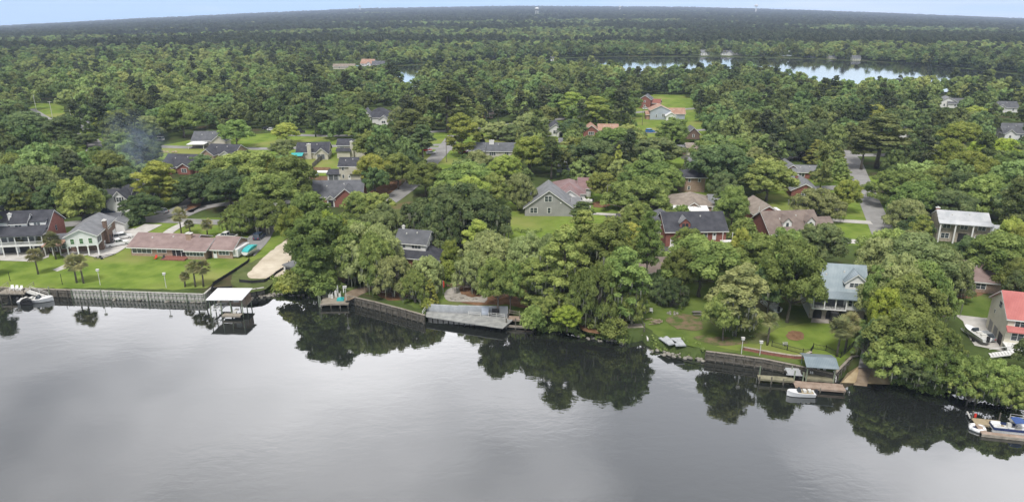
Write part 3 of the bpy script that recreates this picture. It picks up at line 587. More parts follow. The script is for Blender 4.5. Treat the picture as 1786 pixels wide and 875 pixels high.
C_ = [ # cx, top, width px, height m, kind, tint
 (130,309,80,15,'oak','mid'),(30,330,46,9,'oak','mid'),(268,280,66,15,'tall','bright'),(244,335,62,9,'oak','dark'),(228,366,34,4.5,'shrub','dark'),
 (337,301,80,10,'live','dark'),(425,262,100,15,'oak','mid'),(385,272,70,13,'oak','mid'),(462,268,60,13,'oak','bright'),(502,270,86,17,'oak','mid'),(443,338,92,11,'live','mid'),(425,352,60,9,'live','mid'),
 (408,208,52,13,'oak','mid'),(497,214,46,10,'oak','bright'),(492,242,42,8,'oak','grey'),(352,268,46,9,'oak','dark'),(312,175,64,18,'oak','mid'),(250,199,62,12,'live','grey'),
 (200,193,60,12,'oak','mid'),(186,193,42,11,'oak','bright'),(102,202,50,14,'tall','dark'),(38,194,78,15,'oak','dark'),(147,232,40,7,'oak','dark'),(205,228,50,11,'oak','mid'),(246,240,56,12,'oak','dark'),
 (55,284,92,14,'live','grey'),(4,288,60,14,'oak','dark'),(110,284,62,12,'oak','mid'),(160,290,60,12,'oak','dark'),(184,262,60,12,'oak','mid'),(204,290,56,10,'oak','dark'),(18,262,60,13,'live','mid'),(62,252,62,12,'oak','mid'),(108,260,70,13,'live','dark'),(150,256,56,12,'live','mid'),(88,318,60,11,'oak','dark'),(150,322,50,10,'oak','dark'),(10,312,56,12,'oak','dark'),
 (555,368,120,17,'oak','mid'),(570,364,58,17,'oak','lime'),(507,358,48,12,'oak','bright'),(537,333,62,12,'oak','mid'),(638,381,112,15,'live','grey'),(648,400,84,14,'live','mid'),(600,402,60,13,'oak','mid'),
 (628,333,62,11,'oak','mid'),(655,335,56,11,'oak','mid'),(706,354,42,11,'cone','dark'),(668,352,40,9,'oak','grey'),(682,442,64,10,'live','grey'),(744,441,62,9.5,'live','grey'),(722,466,52,8,'live','mid'),(787,418,38,8,'oak','bright'),(782,452,32,5,'shrub','bright'),(750,486,24,6,'cone','bright'),(742,517,18,2.5,'shrub','bright'),
 (518,464,60,5.5,'shrub','mid'),(562,468,46,5.5,'shrub','mid'),(545,446,60,8,'oak','mid'),(500,482,36,3.5,'shrub','bright'),
 (800,313,150,18,'live','dark'),(770,340,80,15,'live','dark'),(850,335,70,15,'live','dark'),(815,280,96,15,'oak','mid'),(740,281,62,12,'oak','mid'),(880,270,60,12,'oak','bright'),(905,296,56,13,'live','grey'),(862,300,60,12,'oak','mid'),(835,262,50,10,'oak','grey'),
 (925,236,66,15,'oak','bright'),(963,238,42,16,'pine','pine'),(805,195,50,19,'tall','bright'),(778,137,72,27,'pine','pine'),(716,188,62,21,'pine','pine'),(682,222,76,14,'pine','pine'),(646,228,60,13,'oak','mid'),(650,268,62,13,'oak','bright'),(692,266,58,13,'oak','mid'),(708,262,50,12,'oak','dark'),(735,215,44,17,'pine','dark'),
 (563,192,52,12,'oak','dark'),(615,182,54,13,'oak','mid'),(632,215,44,9,'oak','mid'),(606,158,44,10,'oak','mid'),(700,185,40,14,'oak','grey'),
 (1001,160,46,17,'tall','bright'),(1040,167,54,17,'tall','bright'),(1082,152,70,17,'oak','mid'),(997,207,42,10,'oak','dark'),(928,195,64,13,'live','grey'),(868,210,50,9,'live','grey'),(893,214,46,9,'live','grey'),(1098,220,40,9,'oak','dark'),(1075,222,76,14,'oak','mid'),(1035,240,84,14,'oak','dark'),(1010,240,24,14,'cone','bright'),(1080,252,24,14,'cone','bright'),(1056,268,44,10,'oak','mid'),
 (1148,240,92,12,'oak','dark'),(1175,203,56,14,'oak','mid'),(1198,274,16,7,'cone','dark'),(1053,300,52,10,'oak','yellow'),(1135,276,108,12,'live','mid'),(1170,290,50,11,'oak','mid'),(1118,304,110,12,'live','mid'),(1106,357,46,7,'oak','grey'),(1122,350,24,6,'cone','yellow'),(1155,362,42,5,'shrub','mid'),(1190,355,30,5,'shrub','mid'),
 (1262,250,96,17,'oak','dark'),(1235,245,54,13,'oak','mid'),(1290,240,50,12,'oak','mid'),(1283,323,58,13,'oak','mid'),(1300,378,46,7,'shrub','mid'),(1262,300,40,10,'oak','dark'),(1345,277,88,14,'oak','mid'),(1318,255,40,11,'oak','grey'),
 (1427,243,40,10,'cone','yellow'),(1460,249,34,9,'cone','yellow'),(1470,275,34,8,'cone','mid'),(1430,325,80,10,'live','grey'),(1483,312,44,11,'oak','bright'),(1432,291,26,5,'shrub','dark'),(1457,268,10,4,'shrub','yellow'),
 (1588,290,112,13,'live','mid'),(1606,312,86,12,'live','mid'),(1545,196,96,22,'pine','pine'),(1513,225,50,16,'pine','pine'),(1532,182,46,13,'oak','bright'),(1616,196,44,19,'cone','dark'),(1605,262,30,9,'oak','dark'),(1400,220,70,14,'live','dark'),(1440,205,70,16,'live','dark'),
 (1682,212,72,15,'oak','bright'),(1738,236,74,15,'oak','lime'),(1660,240,60,15,'oak','bright'),(1700,262,70,14,'oak','bright'),(1640,288,54,13,'oak','mid'),(1625,280,40,9,'cone','mid'),(1728,298,92,14,'live','mid'),(1776,262,60,13,'oak','mid'),(1772,322,56,12,'oak','dark'),(1680,296,60,13,'oak','dark'),(1705,184,50,12,'oak','bright'),(1665,330,70,11,'oak','dark'),
 (1757,404,96,13,'oak','mid'),(1772,378,50,12,'oak','bright'),(1612,372,34,12,'tall','yellow'),(1555,398,90,14,'oak','mid'),(1605,408,120,15,'oak','grey'),(1542,412,78,14,'oak','grey'),(1652,420,84,13,'live','grey'),(1580,436,112,16,'live','grey'),(1618,446,96,15,'live','mid'),(1692,412,40,9,'oak','dark'),(1548,455,56,14,'oak','mid'),(1590,478,100,14,'oak','mid'),(1678,455,50,9,'live','grey'),
 (1553,499,60,12.5,'oak','lime'),(1548,545,80,10,'live','dark'),(1590,538,100,12,'oak','mid'),(1634,552,84,11,'live','mid'),(1575,582,94,8,'live','mid'),(1650,590,90,8,'live','mid'),(1704,618,80,7,'live','mid'),(1758,628,76,7,'live','mid'),(1612,618,80,5.5,'live','dark'),(1690,640,60,5,'live','mid'),(1780,650,60,6,'live','mid'),(1800,470,60,11,'oak','dark'),
 (1393,414,100,18,'oak','mid'),(1296,458,98,15,'tall','grey'),(1270,500,60,11,'oak','mid'),(1228,411,116,14,'oak','mid'),(1190,430,60,12,'oak','mid'),(1332,404,90,13,'oak','mid'),(1296,396,42,12,'oak','bright'),(1440,388,78,12,'oak','dark'),(1380,398,60,12,'oak','mid'),(1350,455,60,12,'oak','dark'),
 (1020,362,70,20,'pine','mid'),(985,396,80,19,'tall','mid'),(1062,376,92,20,'tall','mid'),(1095,430,84,16,'tall','mid'),(1135,362,46,21,'pine','mid'),(1040,455,70,14,'live','mid'),(935,448,70,12,'tall','mid'),(855,398,104,13,'live','grey'),(822,434,60,10,'live','grey'),(868,448,66,12,'oak','mid'),(918,402,80,13,'live','grey'),(960,425,70,14,'live','mid'),(1012,482,46,10,'tall','mid'),(990,533,48,5.5,'oak','lime'),
 (955,516,38,6,'oak','mid'),(1034,536,40,4,'shrub','mid'),(1070,550,44,4,'shrub','mid'),(1105,500,46,8,'live','mid'),(1150,470,50,7,'live','dark'),(1175,480,50,7,'live','dark'),(930,530,40,5,'shrub','mid'),
 (800,442,30,6,'shrub','mid'),(1015,350,44,9,'pine','pine'),(960,404,50,9,'live','grey'),
 (395,292,84,13,'oak','dark'),(470,300,88,14,'oak','mid'),(440,300,70,12,'live','mid'),(535,395,40,8,'oak','mid'),(890,455,50,11,'oak','mid'),(1075,440,60,14,'oak','mid'),(1200,395,44,8,'oak','mid'),(1130,395,50,10,'pine','mid'),
]
for t_ in C_: T(*t_)
# areas of the photo that stay open (roofs, lawns, roads, water): no filler tree may cover them
KEEP = [(0,355,105,445),(100,385,205,450),(160,325,245,372),(225,400,500,460),(275,262,410,312),(330,225,480,262),(255,240,350,262),(515,245,630,360),(640,186,690,214),(690,408,770,465),
 (745,250,790,300),(680,300,725,355),(655,330,700,360),(820,240,900,270),(880,320,1010,408),(1000,370,1090,388),(1018,325,1075,380),(957,205,985,240),(1018,210,1080,238),(1110,165,1200,212),(1112,195,1150,228),(1180,215,1225,243),(1130,225,1160,240),(1196,225,1222,312),(1175,312,1240,372),(1155,362,1265,430),(1312,335,1460,410),(1372,265,1422,345),
 (1480,262,1548,418),(1500,300,1530,410),(1395,375,1545,425),(1635,365,1756,440),(1695,360,1720,372),(1425,450,1505,565),(1655,500,1786,620),(45,180,115,206),(125,228,150,250),(165,246,185,262),(1130,530,1475,640),(600,500,900,560),(200,330,560,560),(0,440,500,520),(750,232,850,246),(1685,455,1715,490),
 (1640,165,1675,186),(1730,180,1786,192),(1745,212,1786,240),(1570,228,1592,250),(610,96,665,112),(570,106,606,120),(1222,86,1240,97),(1260,88,1280,97),(1366,88,1380,98),(770,490,900,560),(440,226,545,250),(270,248,335,262),(855,204,895,216),(1120,215,1165,235),(1660,535,1786,610),(1410,255,1480,262)]
WATER = [(1075,102),(1290,103),(1500,109),(1600,115),(1700,123),(1700,126),(1560,128),(1480,133),(1400,120),(1330,107),(1240,107),(1150,110),(1090,115),(1080,107)]
SLIT = [(702,122),(712,122),(727,152),(716,154)]
def inpoly(x, y, pg):
    c = False; j = len(pg) - 1
    for i in range(len(pg)):
        (a, b), (d, e) = pg[i], pg[j]
        if (b > y) != (e > y) and x < (d-a)*(y-b)/(e-b) + a: c = not c
        j = i
    return c
LAKE_XY = [(P(a, b, L).x, P(a, b, L).y) for a, b in [(600,113),(690,114),(870,105),(1070,97.5),(1290,98),(1500,105),(1700,121),(1790,131),(1950,150),(1950,186),(1700,161),(1450,164),(1300,133),(1100,143),(1000,123),(880,120),(747,131),(732,161),(698,159),(684,131),(600,125)]]
def is_open(x, y, w, h):
    bx, by, bs = pix(x, y, L); tx, ty, ts = pix(x, y, gz(x, y) + h); hw = w*ts*.45; hh = by - ty
    for qx, qy in ((tx, ty), (tx - hw*.75, ty + hh*.3), (tx + hw*.75, ty + hh*.3), (tx, ty + hh*.45), (tx - hw, ty + hh*.6), (tx + hw, ty + hh*.6), (tx, by - 1), (tx, ty + hh*.75)):
        for (a, b, c, d) in KEEP:
            if a < qx < c and b < qy < d: return True
        if qy < 160 and (inpoly(qx, qy, WATER) or inpoly(qx, qy, SLIT)): return True
    return inpoly(x, y, LAKE_XY)
rf = random.Random(11)
cell = {}
def near(x, y, w):
    gx, gy = int(x//14), int(y//14)
    for i in range(gx-2, gx+3):
        for j in range(gy-2, gy+3):
            for (a, b, c) in cell.get((i, j), ()):
                if (a-x)**2 + (b-y)**2 < (0.31*(w+c))**2: return True
    return False
def put(x, y, w): cell.setdefault((int(x//14), int(y//14)), []).append((x, y, w))
for t in TREES: put(t['x'], t['y'], t['w'])
FARPTS = []
def scatter(r0, r1, tries, near_zone):
    for _ in range(tries):
        az = rf.uniform(R(-41), R(41)); r = math.sqrt(rf.uniform(r0*r0, r1*r1)); x, y = r*math.sin(az), r*math.cos(az)
        rb, wb = bank_r(az)
        if r < rb + 6: continue
        kind = rf.choices(['oak', 'live', 'tall', 'pine'], [6, 3.4, .8, .55])[0]
        W, H = {'oak': (12.5, 14), 'live': (14, 11), 'tall': (9, 17), 'pine': (9, 20)}[kind]
        k = rf.uniform(.68, 1.12); w, h = W*k, H*k*rf.uniform(.88, 1.08)
        if near(x, y, w*(1.28 if r < 430 else 1.0)) or is_open(x, y, w, h):
            if rf.random() < .3:
                w, h, kind = 6*rf.uniform(.7, 1), 6*rf.uniform(.6, 1.1), 'oak'
                if near(x, y, w) or is_open(x, y, w, h): continue
            else: continue
        put(x, y, w); b = pix(x, y, L); tp = pix(x, y, L + h)
        tint = 'pine' if kind == 'pine' else rf.choices(['mid', 'dark', 'bright', 'grey', 'lime'], [8, 6, 2.6, 4, .4] if kind != 'live' else [4, 5, .5, 6, 0])[0]
        TREES.append(dict(kind=kind, tint=tint, x=x, y=y, w=w, h=h, cx=b[0], top=tp[1], wp=w*tp[2], base=b[1], hand=False))
scatter(120, 420, 9000, True)
scatter(400, 900, 24000, False)
def in_view(t): return -40 < t['cx'] < 1826 and t['base'] > 0
hand = [t for t in TREES if t['hand']]
fill = sorted([t for t in TREES if not t['hand'] and in_view(t)], key=lambda t: -t['base'])
NIND = 300
ind = hand + fill[:max(0, NIND - len(hand))]; rest = fill[max(0, NIND - len(hand)):]
print('TREES hand', len(hand), 'fill', len(fill), 'ind', len(ind), 'rest', len(rest), 'last base', ind[-1]['base'])

LAND = [ # things the labels can be told by
 (50,400,'the three-storey white house'),(150,420,'the white porch house on piers'),(200,350,'the white gabled house'),(315,425,'the long pink-roofed ranch house'),(315,285,'the brick hip-roofed house'),(382,263,'the dark-roofed house by the road'),
 (355,243,'the grey house with the pale carport'),(548,262,'the cream house with the tall chimney'),(606,262,'the narrow beige house'),(608,300,'the tall beige house by the cedar fence'),(587,335,'the red brick house with the gabled porch'),(660,200,'the big hip-roofed white house'),
 (728,432,'the white dormer house'),(770,262,'the curving side street'),(857,257,'the long dark-sided house'),(957,352,'the grey-sided gable house'),(990,325,'the maroon-roofed house'),(969,222,'the small white-fronted house'),(1048,226,'the terracotta-roofed house'),
 (1124,177,'the two-storey red brick house'),(1160,195,'the blue-grey house with orange roof'),(1213,262,'the tan cottage'),(1206,315,'the square brick house'),(1208,352,'the tan-roofed house'),(1210,400,'the brick house with the one dormer'),(1338,368,'the small brick cottage'),(1390,393,'the brown-roofed brick house'),
 (1400,292,'the grey-roofed brick house'),(1512,340,'the straight side street'),(1680,395,'the white-columned house'),(1465,510,'the riverside house with stone arches'),(1762,560,'the red-roofed cream house'),(1385,668,'the right-hand boat dock'),(830,545,'the long grey boardwalk'),
 (585,525,'the small square dock'),(395,530,'the white-roofed boathouse'),(1108,585,'the ruined landing stage'),(1525,655,'the boat ramp'),(465,470,'the pale sand pad'),(1174,592,'the two grey panels'),(75,195,'the far bend of the left road'),(1480,120,'the lake'),(715,140,'the lake inlet'),(1655,175,'the far right cluster of houses'),(1765,225,'the white gable at the right edge'),(635,105,'the far red-roofed lake house'),(215,290,'the smoke'),(1700,480,'the hidden pink roof')]
ORD = ['', 'second ', 'third ', 'fourth ', 'fifth ', 'sixth ', 'seventh ', 'eighth ', 'ninth ', 'tenth ', 'eleventh ', 'twelfth ', 'thirteenth ', 'fourteenth ', 'fifteenth ', 'sixteenth ', 'seventeenth ', 'eighteenth ', 'nineteenth ', 'twentieth ']
SHN = {'oak': ('round-crowned oak', 'rounded oak'), 'live': ('spreading live oak', 'moss-hung live oak'), 'tall': ('tall narrow tree', 'tall narrow tree'), 'cone': ('cone-shaped tree', 'cone-shaped tree'), 'pine': ('tall pine', 'pine'), 'shrub': ('bushy shrub', 'bushy shrub')}
def place_words(px, py):
    d, (a, b, nm) = min((math.hypot(l[0]-px, (l[1]-py)*1.4), l) for l in LAND)
    dx, dy = px - a, (py - b)*1.4
    if abs(dx) > abs(dy): rel = 'right of' if dx > 0 else 'left of'
    else: rel = 'in front of' if dy > 0 else 'behind'
    return rel, nm, d
grp = {}
for t in ind:
    rel, nm, d = place_words(t['cx'], t['base']); sz = 'small ' if t['h'] < 8 else ('large ' if t['wp'] > 85 else '')
    if t['kind'] in ('shrub', 'pine', 'tall') : sz = ''
    t['lab0'] = (sz + COLW[t['tint']] + ' ' + SHN[t['kind']][0], rel + ' ' + nm); t['d'] = d; grp.setdefault(t['lab0'], []).append(t)
for k, ts in grp.items():
    ts.sort(key=lambda t: t['d'])
    for i, t in enumerate(ts):
        t['label'] = (ORD[min(i, 19)] + ('nearest ' if i else '') if False else '') + k[0] + ' ' + k[1]
        if len(ts) > 1: t['label'] = k[0] + ', ' + (ORD[i].strip() + ' nearest' if i else 'nearest') + ' ' + k[1].replace('right of', 'on the right of').replace('left of', 'on the left of')
for t in ind:
    if len(t['label'].split()) > 16: t['label'] = t['label'].replace(' on the right of', ' right of').replace(' on the left of', ' left of')
    if len(t['label'].split()) > 16: t['label'] = t['label'].replace('large ', '').replace('round-crowned ', '').replace('spreading ', '')
def make_tree(t, i):
    nv = SPEC[t['kind']][7]; W, H, crown, tr, ms = PROTO[(t['kind'], i % nv)]
    e = empty(KINDNAME[t['kind']], (t['x'], t['y'], L), (i * 2.399) % 6.28, t['label'], 'shrub' if t['kind'] == 'shrub' else 'tree', 'shrubs on the lots and banks' if t['kind'] == 'shrub' else 'trees of the wooded riverside lots')
    sx = t['w'] / W; sz = t['h'] / H; e.scale = (sx, sx, sz)
    for me, nm in ((tr, 'trunk'), (crown, 'crown'), (ms if (t['tint'] in ('grey', 'mid', 'dark') and t['base'] > 380) else None, 'moss')):
        if me is None: continue
        o = bpy.data.objects.new(nm, me); col.objects.link(o); o.parent = e
        if nm == 'moss': o['kind'] = 'stuff'
        if nm == 'crown':
            if not me.materials: me.materials.append(LEAF['mid'])
            o.material_slots[0].link = 'OBJECT'; o.material_slots[0].material = LEAF[t['tint']]
for i, t in enumerate(ind): make_tree(t, i)

# ---- palms
def palm(cx, basey, H, w, label, i=0):
    p = P(cx, basey); e = empty('palm_tree', p, i*1.3, label, 'palm', 'palms on the riverside lawns')
    rn = random.Random(i + 5); b = MB(); lean = (rn.uniform(-.3, .3), rn.uniform(-.3, .3))
    b.tube([(0, 0, -.2), (lean[0]*.4, lean[1]*.4, H*.4), (lean[0], lean[1], H*.86)], [.24, .17, .15], 8); b.build('trunk', 'bark', e, True)
    b = MB(); top = Vector((lean[0], lean[1], H*.84)); rad = w/2
    for k in range(60):
        a = k*2.399; el = rn.uniform(-.75, 1.35); ln = rad*rn.uniform(.75, 1.05); d = Vector((math.cos(a)*math.cos(el), math.sin(a)*math.cos(el), math.sin(el)))
        s = d.cross(Vector((0, 0, 1))).normalized(); stem = top + d*ln*.5; up = s.cross(d)
        for j in range(9):      # fan of leaflets
            an = (j - 4)*.27; dd = (d*math.cos(an) + s*math.sin(an)).normalized(); tip = stem + dd*ln*.62 - Vector((0, 0, .18*ln*abs(math.sin(an)) + .12*ln)); sd2 = (s*math.cos(an) - d*math.sin(an))*.055*ln
            m_ = stem.lerp(tip, .5) + up*.02
            o = len(b.v); b.v += [tuple(stem), tuple(m_ + sd2), tuple(tip), tuple(m_ - sd2)]; b.f.append((o, o+1, o+2, o+3))
        b.bar(top, stem, .035)
    b.build('crown', LEAF['palm'], e, recalc=False)
for i, (cx, by, H, w, lb) in enumerate([
 (317,412,7.5,4.6,'tall thick-crowned palm behind the long pink-roofed ranch house'),(333,412,4.2,3.2,'small thin palm just right of the tall palm behind the ranch house'),(362,414,4.6,4,'short palm on the back lawn midway between the tall palm and white pickup'),(397,408,4.8,3.6,'bushy palm beside the parked white pickup'),
 (67,478,6.0,4.2,'lone palm in a mulch ring on the left lawn by the bulkhead'),(134,493,6.0,4.6,'left palm of the pair beside the bulkhead corner'),(146,494,6.3,4.2,'right palm of the pair beside the bulkhead corner'),(98,452,6.4,4.8,'full-crowned palm left of the white porch house'),
 (323,500,3.2,2.6,'smallest and leftmost palm on the lawn near the boathouse'),(341,500,5.6,4.0,'middle palm of three on the lawn near the boathouse'),(355,500,5.9,4.0,'right palm of three on the lawn near the boathouse'),(40,440,4.4,2.6,'slim palm by the swimming pool'),(76,442,4.4,2.6,'slim palm under the orange-brown porch roof'),
 (1338,602,6.2,3.6,'palm between two oaks above the low brick retaining wall'),(1459,622,7.0,5.0,'leaning palm by the boat ramp fence'),(1474,612,7.0,4.6,'second palm just behind the leaning palm at the ramp'),(1510,520,5,3,'palm tucked beside the riverside house with stone arches')]):
    palm(cx, by, H, w, lb, i)

# ---- forest beyond: one uncountable stand, instanced from a few small crown meshes
def far_forest():
    src = bpy.data.collections.new('forest_sources')
    sp = [('oak', 12.5, 14, 46, 75, .5, .4, .8, 'far'), ('oak', 12.5, 13, 40, 75, .5, .4, .8, 'far'), ('live', 14, 11, 46, 75, .5, .4, .8, 'far'), ('tall', 9, 17, 40, 64, .5, .45, .8, 'far'), ('pine', 9, 22, 30, 60, .5, .7, .5, 'farpine'), ('pine', 8, 21, 28, 60, .5, .7, .5, 'farpine')]
    dims = []
    for i, (k, W, H, n, per, lf, jit, sq, mt) in enumerate(sp):
        cl = clumps(k, W, H, n, 900 + i); me = leaf_mesh('stand_crown', cl, per, lf, 900 + i, H, jit, sq=sq)
        if k in ('pine', 'tall'):
            tb = trunk_mesh(k, W, H, cl[::4], 3); bm = bmesh.new(); bm.from_mesh(me); bm.from_mesh(tb); bm.to_mesh(me); bm.free()
        me.materials.append(LEAF[mt]); o = bpy.data.objects.new('s%02d' % i, me); src.objects.link(o); dims.append((W, max(c[2]+c[3] for c in cl)))
    co = []; sc_ = []; rt = []; ix = []
    def add(x, y, z, w, h, k, rn):
        i = {'oak': rn.choice([0, 1]), 'live': 2, 'tall': 3, 'pine': rn.choice([4, 5])}[k]; W, H = dims[i]
        co.append((x, y, z)); sc_.append((w/W, w/W, h/H)); rt.append((0, 0, rn.uniform(0, 6.28))); ix.append(i)
    rn = random.Random(4)
    for t in rest: add(t['x'], t['y'], L, t['w'], t['h'], t['kind'] if t['kind'] != 'shrub' else 'oak', rn)
    from mathutils import noise
    def ring(r0, r1, step, grow, a0=-40, a1=40):
        nonlocal_n = 0; r = r0
        while r < r1:
            st = step * (1 + grow*(r - r0)/(r1 - r0)); na = int((R(a1) - R(a0))*r/st)
            for i in range(na):
                az = R(a0) + (i + rn.random())*(R(a1) - R(a0))/na; rr = r + rn.uniform(-.5, .5)*st; x, y = rr*math.sin(az), rr*math.cos(az)
                stand = noise.noise(Vector((x*.0016, y*.0035, 1.7))) + .35*noise.noise(Vector((x*.008, y*.012, 5)))
                # the long dark pine belt behind the lake, leafy trees nearer
                pine = (rr > 1150) and stand > -.08 or rr > 2400 and stand > -.3
                gap = noise.noise(Vector((x*.002, y*.006, 9.2)))
                if rr > 1350 and gap > .34: continue
                k = 'pine' if (pine and rn.random() < .9) or rn.random() < .05 else rn.choice(['oak', 'oak', 'live', 'tall'])
                W, H = {'oak': (12.5, 13), 'live': (13, 11), 'tall': (9, 15), 'pine': (8.5, 18)}[k]; s = rn.uniform(.75, 1.15); w = W*s*max(1, st/9.5)*(1.0 if k != 'pine' else 1.1); h = H*s*(1 + .10*max(0, st/9.5-1))
                if rr < 1400 and is_open(x, y, w, h): continue
                add(x, y, gz(x, y), w, h, k, rn)
            r += st*.9
    shore = [(600,113),(690,114),(760,111),(870,105),(1070,98),(1250,99),(1400,102),(1500,106),(1600,111),(1700,121),(1786,131),(1950,149)]
    for (a0, b0), (a1, b1) in zip(shore, shore[1:]):
        p0, p1 = P(a0, b0, L), P(a1, b1, L); n = int((p1-p0).length/5)
        for i in range(n):
            q = p0.lerp(p1, (i + rn.random())/n); bk = rn.choice([0, 3, 8, 14, 22]); q = q + Vector((q.x, q.y, 0)).normalized()*(bk + 3); w = rn.uniform(8, 13); hh = rn.uniform(9, 16); tq = pix(q.x, q.y, L + hh)
            if any(abs(tq[0]-hx) < 5 for hx in (1230, 1268, 1283, 1327, 1373, 1452, 1494)) and bk < 14: continue
            if bk == 0 and rn.random() < .5: continue
            add(q.x, q.y, L, w, hh, rn.choice(['oak', 'live', 'oak', 'tall']), rn)
    ring(900, 1600, 9.5, .2); ring(1600, 3200, 12, .9); ring(3200, 9000, 26, 1.2)
    print('FOREST', len(co))
    me = bpy.data.meshes.new('forest'); me.vertices.add(len(co)); me.vertices.foreach_set('co', np.array(co, dtype=np.float32).reshape(-1))
    a = me.attributes.new('scl', 'FLOAT_VECTOR', 'POINT'); a.data.foreach_set('vector', np.array(sc_, dtype=np.float32).reshape(-1))
    a = me.attributes.new('rot', 'FLOAT_VECTOR', 'POINT'); a.data.foreach_set('vector', np.array(rt, dtype=np.float32).reshape(-1))
    a = me.attributes.new('idx', 'INT', 'POINT'); a.data.foreach_set('value', np.array(ix, dtype=np.int32))
    o = bpy.data.objects.new('forest', me); col.objects.link(o)
    tag(o, 'wooded neighbourhood canopy and forest running back to the horizon', 'forest', kind='stuff')
    g = bpy.data.node_groups.new('stand', 'GeometryNodeTree'); g.interface.new_socket('Geometry', in_out='INPUT', socket_type='NodeSocketGeometry'); g.interface.new_socket('Geometry', in_out='OUTPUT', socket_type='NodeSocketGeometry')
    gi = g.nodes.new('NodeGroupInput'); go = g.nodes.new('NodeGroupOutput'); ci = g.nodes.new('GeometryNodeCollectionInfo'); ci.inputs[0].default_value = src; ci.inputs[1].default_value = True; ci.inputs[2].default_value = True
    ip = g.nodes.new('GeometryNodeInstanceOnPoints'); ip.inputs['Pick Instance'].default_value = True
    def na(nm, ty): n = g.nodes.new('GeometryNodeInputNamedAttribute'); n.data_type = ty; n.inputs[0].default_value = nm; return n.outputs[0]
    g.links.new(gi.outputs[0], ip.inputs['Points']); g.links.new(ci.outputs[0], ip.inputs['Instance']); g.links.new(na('scl', 'FLOAT_VECTOR'), ip.inputs['Scale']); g.links.new(na('idx', 'INT'), ip.inputs['Instance Index'])
    er = g.nodes.new('FunctionNodeEulerToRotation'); g.links.new(na('rot', 'FLOAT_VECTOR'), er.inputs[0]); g.links.new(er.outputs[0], ip.inputs['Rotation'])
    g.links.new(ip.outputs[0], go.inputs[0]); md = o.modifiers.new('stand', 'NODES'); md.node_group = g
far_forest()
# ---- haze over the far plain
def build_haze():
    b = MB(); b.box(-9000, 9000, -950, 10500, -420, 190)
    m = bpy.data.materials.new('haze'); m.use_nodes = True; nt = m.node_tree; nt.nodes.clear()
    v = N(nt, 'ShaderNodeVolumePrincipled'); v.inputs['Color'].default_value = (0.62, 0.74, 1.0, 1); v.inputs['Density'].default_value = 0.00012; v.inputs['Anisotropy'].default_value = 0.0
    o = N(nt, 'ShaderNodeOutputMaterial'); K(nt, v.outputs[0], o.inputs['Volume'])
    tag(b.build('haze', m), 'thin blue air over the whole plain', 'haze', kind='stuff')
build_haze()
